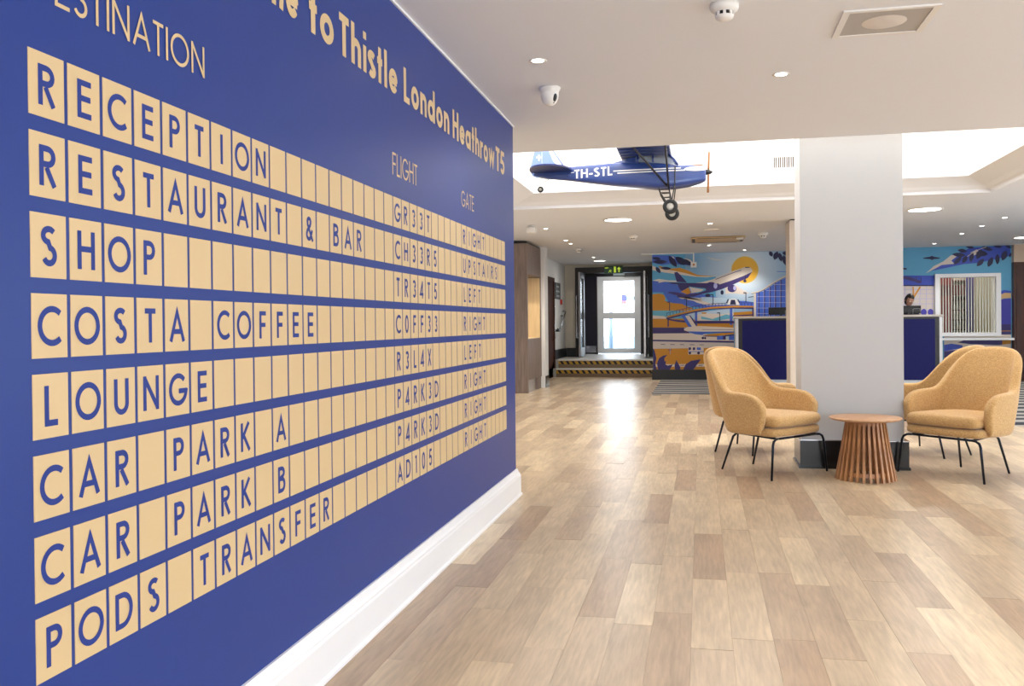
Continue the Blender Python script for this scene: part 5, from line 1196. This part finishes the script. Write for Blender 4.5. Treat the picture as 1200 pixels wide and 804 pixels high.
for x, zb, zt, h in SEC:
    ring = []
    for k in range(24):
        a = 2*PI*k/24; ca, sa = math.cos(a), math.sin(a); e = .42
        ring.append(lc(x, OY+h*math.copysign(abs(ca)**e, ca), (zb+zt)/2+(zt-zb)/2*math.copysign(abs(sa)**e, sa)))
    rings.append(ring)
fus = mb(M_pb).loft(rings).build('fuselage', t)
def side(pts, m, name, off=.007, par=fus):
    b = mb(m)
    for s in (-1, 1):
        for f in pts: b.poly([lc(x, OY+s*(hw(x)+off), z) for x, z in f])
    b.build(name, par)
q, tw = text_quads('TH-STL', .088, .17, .385)
b = mb(M_pw)
for s in (-1, 1):
    for f in q: b.poly([lc(-1.235+px if s < 0 else -.85-px, OY+s*(hw(-1.235+px)+.0045), 2.658+py+.035*(px if s < 0 else .385-px)) for px, py in f])
b.build('registration_lettering', fus)
N_ = 12
side([[(-.84+k*.055, 2.705), (-.785+k*.055, 2.705), (-.785+k*.055, 2.716), (-.84+k*.055, 2.716)] for k in range(N_)], M_pw, 'stripe')
side([[(-.80+k*.055, 2.682), (-.745+k*.055, 2.682), (-.745+k*.055, 2.693), (-.80+k*.055, 2.693)] for k in range(N_)], M_pw, 'stripe')
el = [(-.04+.11*math.cos(2*PI*k/18), 2.698+.021*math.sin(2*PI*k/18)) for k in range(18)]
side([[el[k], el[k+1], el[17-k], el[(18-k) % 18]] for k in range(0, 9)], M_pw, 'stripe')
side([[(-1.27, 2.715), (-1.235, 2.717), (-1.235, 2.724), (-1.27, 2.722)]], M_pw, 'stripe')
# cabin: pillars, glass, roof
mb(mat('cabin_glass', (200, 215, 230), .05, vary=0, alpha=.35)).loft([[lc(x, OY+s*h, z) for x, z, h, s in ((-.62, 2.79, .10, -1), (-.235, 2.75, .10, -1), (-.235, 2.75, .10, 1), (-.62, 2.79, .10, 1))],
     [lc(x, OY+s*h, z) for x, z, h, s in ((-.62, 2.85, .085, -1), (-.30, 2.85, .085, -1), (-.30, 2.85, .085, 1), (-.62, 2.85, .085, 1))]], smooth=False).build('canopy_glass', fus)
b = mb(M_pb)
for s in (-1, 1):
    b.tube([lc(-.21, OY+s*.098, 2.742), lc(-.245, OY+s*.096, 2.80), lc(-.30, OY+s*.086, 2.852)], .012); b.tube([lc(-.60, OY+s*.102, 2.78), lc(-.60, OY+s*.086, 2.85)], .012); b.tube([lc(-.45, OY+s*.104, 2.78), lc(-.45, OY+s*.086, 2.85)], .008)
b.tube([lc(-.245, OY-.096, 2.80), lc(-.235, OY, 2.81), lc(-.245, OY+.096, 2.80)], .006).build('cabin_pillars', fus)
# rear deck fairing between cabin and wing
mb(M_pb).loft([[lc(-.84, OY+s*.07, z) for s, z in ((-1, 2.79), (1, 2.79), (.6, 2.803), (-.6, 2.803))], [lc(-.60, OY+s*.095, z) for s, z in ((-1, 2.77), (1, 2.77), (.9, 2.85), (-.9, 2.85))]], smooth=False).build('rear_deck', fus)
# wing
af = [(0, .012), (.02, .030), (.08, .046), (.16, .050), (.30, .040), (.42, .020), (.50, .004), (.50, 0), (.30, .004), (.16, -.002), (.06, -.004), (.015, .002)]
rings = []
for yy_ in [-1.46, -1.43, -1.36, -1.1, -.7, -.3, 0, .3, .7, 1.1, 1.36, 1.43, 1.46]:
    k = 1 if abs(yy_) < 1.2 else max(.25, math.sqrt(max(0, 1-((abs(yy_)-1.2)/.27)**2)))
    rings.append([lc(-.27-(.5*(1-k)*.4)-c*k, OY+yy_, 2.848+abs(yy_)*.012+z*k) for c, z in af])
wg = mb(M_pd).loft(rings).build('wing', t)
b = mb(M_pb)
for yy_ in [v*.145-1.3 for v in range(19)]:
    b.box(lc(-.76, OY+yy_-.004, 2.843+abs(yy_)*.012), lc(-.29, OY+yy_+.004, 2.852+abs(yy_)*.012))
b.build('wing_ribs', wg)
for s in (-1, 1):
    mb(M_pk).tube([lc(-.302, OY+s*.09, 2.54), lc(-.31, OY+s*.60, 2.838), lc(-.315, OY+s*.82, 2.858)], .0095).build('wing_strut', t)
    mb(M_pk).tube([lc(-.312, OY+s*.09, 2.54), lc(-.61, OY+s*.60, 2.842), lc(-.68, OY+s*.72, 2.855)], .0095).build('wing_strut', t)
    # landing gear
    g = mb(M_pk); yw = OY+s*.28
    g.tube([lc(-.395, OY+s*.07, 2.525), lc(-.385, OY+s*.10, 2.48), lc(-.29, yw, 2.315)], .007)
    g.tube([lc(-.30, OY+s*.09, 2.53), lc(-.285, OY+s*.16, 2.45), lc(-.28, yw, 2.315)], .007)
    for k in (.12, .34, .56): g.tube([lc(-.395+.105*k*.9, OY+s*(.08+.2*k), 2.53-.2*k), lc(-.30+.02*k, OY+s*(.09+.19*k), 2.53-.2*k)], .005)
    g.tube([lc(-.235, OY+s*.112, 2.735), lc(-.24, OY+s*.125, 2.55), lc(-.275, yw-s*.02, 2.33)], .006)
    gg = g.build('landing_gear', t)
    Tm = Matrix.Translation(lc(-.28, yw, 2.315)) @ Euler((PI/2, 0, 0)).to_matrix().to_4x4()
    mb(mat('tyre', (34, 34, 36), .7)).lathe([(.034, -.018), (.050, -.026), (.066, -.020), (.072, 0), (.066, .020), (.050, .026), (.034, .018)], 28, M=Tm).build('tyre', gg)
    mb(mat('hub', (190, 186, 178), .4)).lathe([(0, -.020), (.020, -.020), (.036, -.014), (.036, .014), (.020, .020), (0, .020)], 20, M=Tm).build('hub', gg)
    # tailplane half
    n = 16; tp = []
    for z, k_ in ((-.006, .97), (0, 1), (.006, .97)):
        pass
    out = [(-1.47+.215*math.cos(a)*(1 if math.cos(a) > 0 else .98), s*.02+s*.42*math.sin(a)**.75) for a in [PI*i/n for i in range(n+1)]]
    mb(M_pd).loft([[lc(x, OY+y, 2.745+dz) for x, y in out] for dz in (-.008, .008)], smooth=False).build('tailplane', t)
# fin and rudder with a yellow-white cross
fin = [(-1.40, 2.79), (-1.46, 2.86), (-1.50, 2.96), (-1.53, 3.05), (-1.56, 3.08), (-1.572, 3.08), (-1.572, 2.77)]
rud = [(-1.576, 2.70), (-1.576, 3.08), (-1.60, 3.075), (-1.635, 3.02), (-1.66, 2.93), (-1.69, 2.82), (-1.695, 2.76), (-1.67, 2.71), (-1.62, 2.69)]
M_pl = mat('plane_pale_blue', (128, 154, 214), .35, vary=.04)
mb(M_pl).loft([[lc(x, OY+d, z) for x, z in fin] for d in (-.007, .007)], smooth=False).build('fin', t)
ru = mb(M_pl).loft([[lc(x, OY+d, z) for x, z in rud] for d in (-.006, .006)], smooth=False).build('rudder', t)
b = mb(mat('cross_cream', (250, 246, 200), .4))
for d in (-.008, .008):
    b.poly([lc(x, OY+d, z) for x, z in ((-1.612, 2.865), (-1.596, 2.865), (-1.596, 2.925), (-1.612, 2.925))]); b.poly([lc(x, OY+d*1.02, z) for x, z in ((-1.631, 2.892), (-1.577, 2.892), (-1.577, 2.908), (-1.631, 2.908))])
b.build('cross_mark', ru)
mb(M_pl).tube([lc(-1.345, OY-.02, 2.79), lc(-1.45, OY-.01, 2.95), lc(-1.53, OY, 3.06)], .008).build('brace', t)
g = mb(mat('tail_spring', (190, 186, 180), .4)).tube([lc(-1.50, OY, 2.675), lc(-1.56, OY, 2.64), lc(-1.60, OY, 2.62), lc(-1.592, OY, 2.575)], .005).build('tail_gear', t)
Tm = Matrix.Translation(lc(-1.592, OY, 2.572)) @ Euler((PI/2, 0, 0)).to_matrix().to_4x4()
mb(_m['tyre']).lathe([(.016, -.009), (.026, -.011), (.032, 0), (.026, .011), (.016, .009)], 20, M=Tm).build('tyre', g); mb(_m['hub']).lathe([(0, -.010), (.017, -.008), (.017, .008), (0, .010)], 14, M=Tm).build('hub', g)
# propeller and spinner
M_prop = mat('varnished_prop_wood', (150, 96, 48), .3)
pr = MB()
pr.mat(M_prop)
for s in (-1, 1):
    rings = []
    for k, wd in ((0, .010), (.05, .018), (.10, .022), (.15, .018), (.185, .010), (.20, .002)):
        rings.append([lc(.083+dx*1.3+s*k*.03, OY+dy, 2.674+s*k) for dx, dy in ((-.008, -wd), (.008, -wd), (.008, wd), (-.008, wd))])
    pr.loft(rings)
pr.build('propeller', t)
Tm = Matrix.Translation(lc(.075, OY, 2.674)) @ Euler((0, PI/2, 0)).to_matrix().to_4x4()
mb(M_pk).lathe([(0, -.02), (.026, -.02), (.028, 0), (.022, .022), (.012, .04), (0, .052)], 20, M=Tm).build('spinner', t)
MB().mat(mat('exhaust_bronze', (176, 130, 90), .4)).box(lc(-.17, OY+.03, 2.748), lc(.03, OY+.05, 2.762)).build('cowl_rail', fus)
for x in (-.35, -.65): MB().mat(mat('wire', (120, 120, 120), .4)).tube([lc(x, OY, 2.88), lc(x, OY, ZT-.02)], .0012, 5).build('hanging_wire', t)
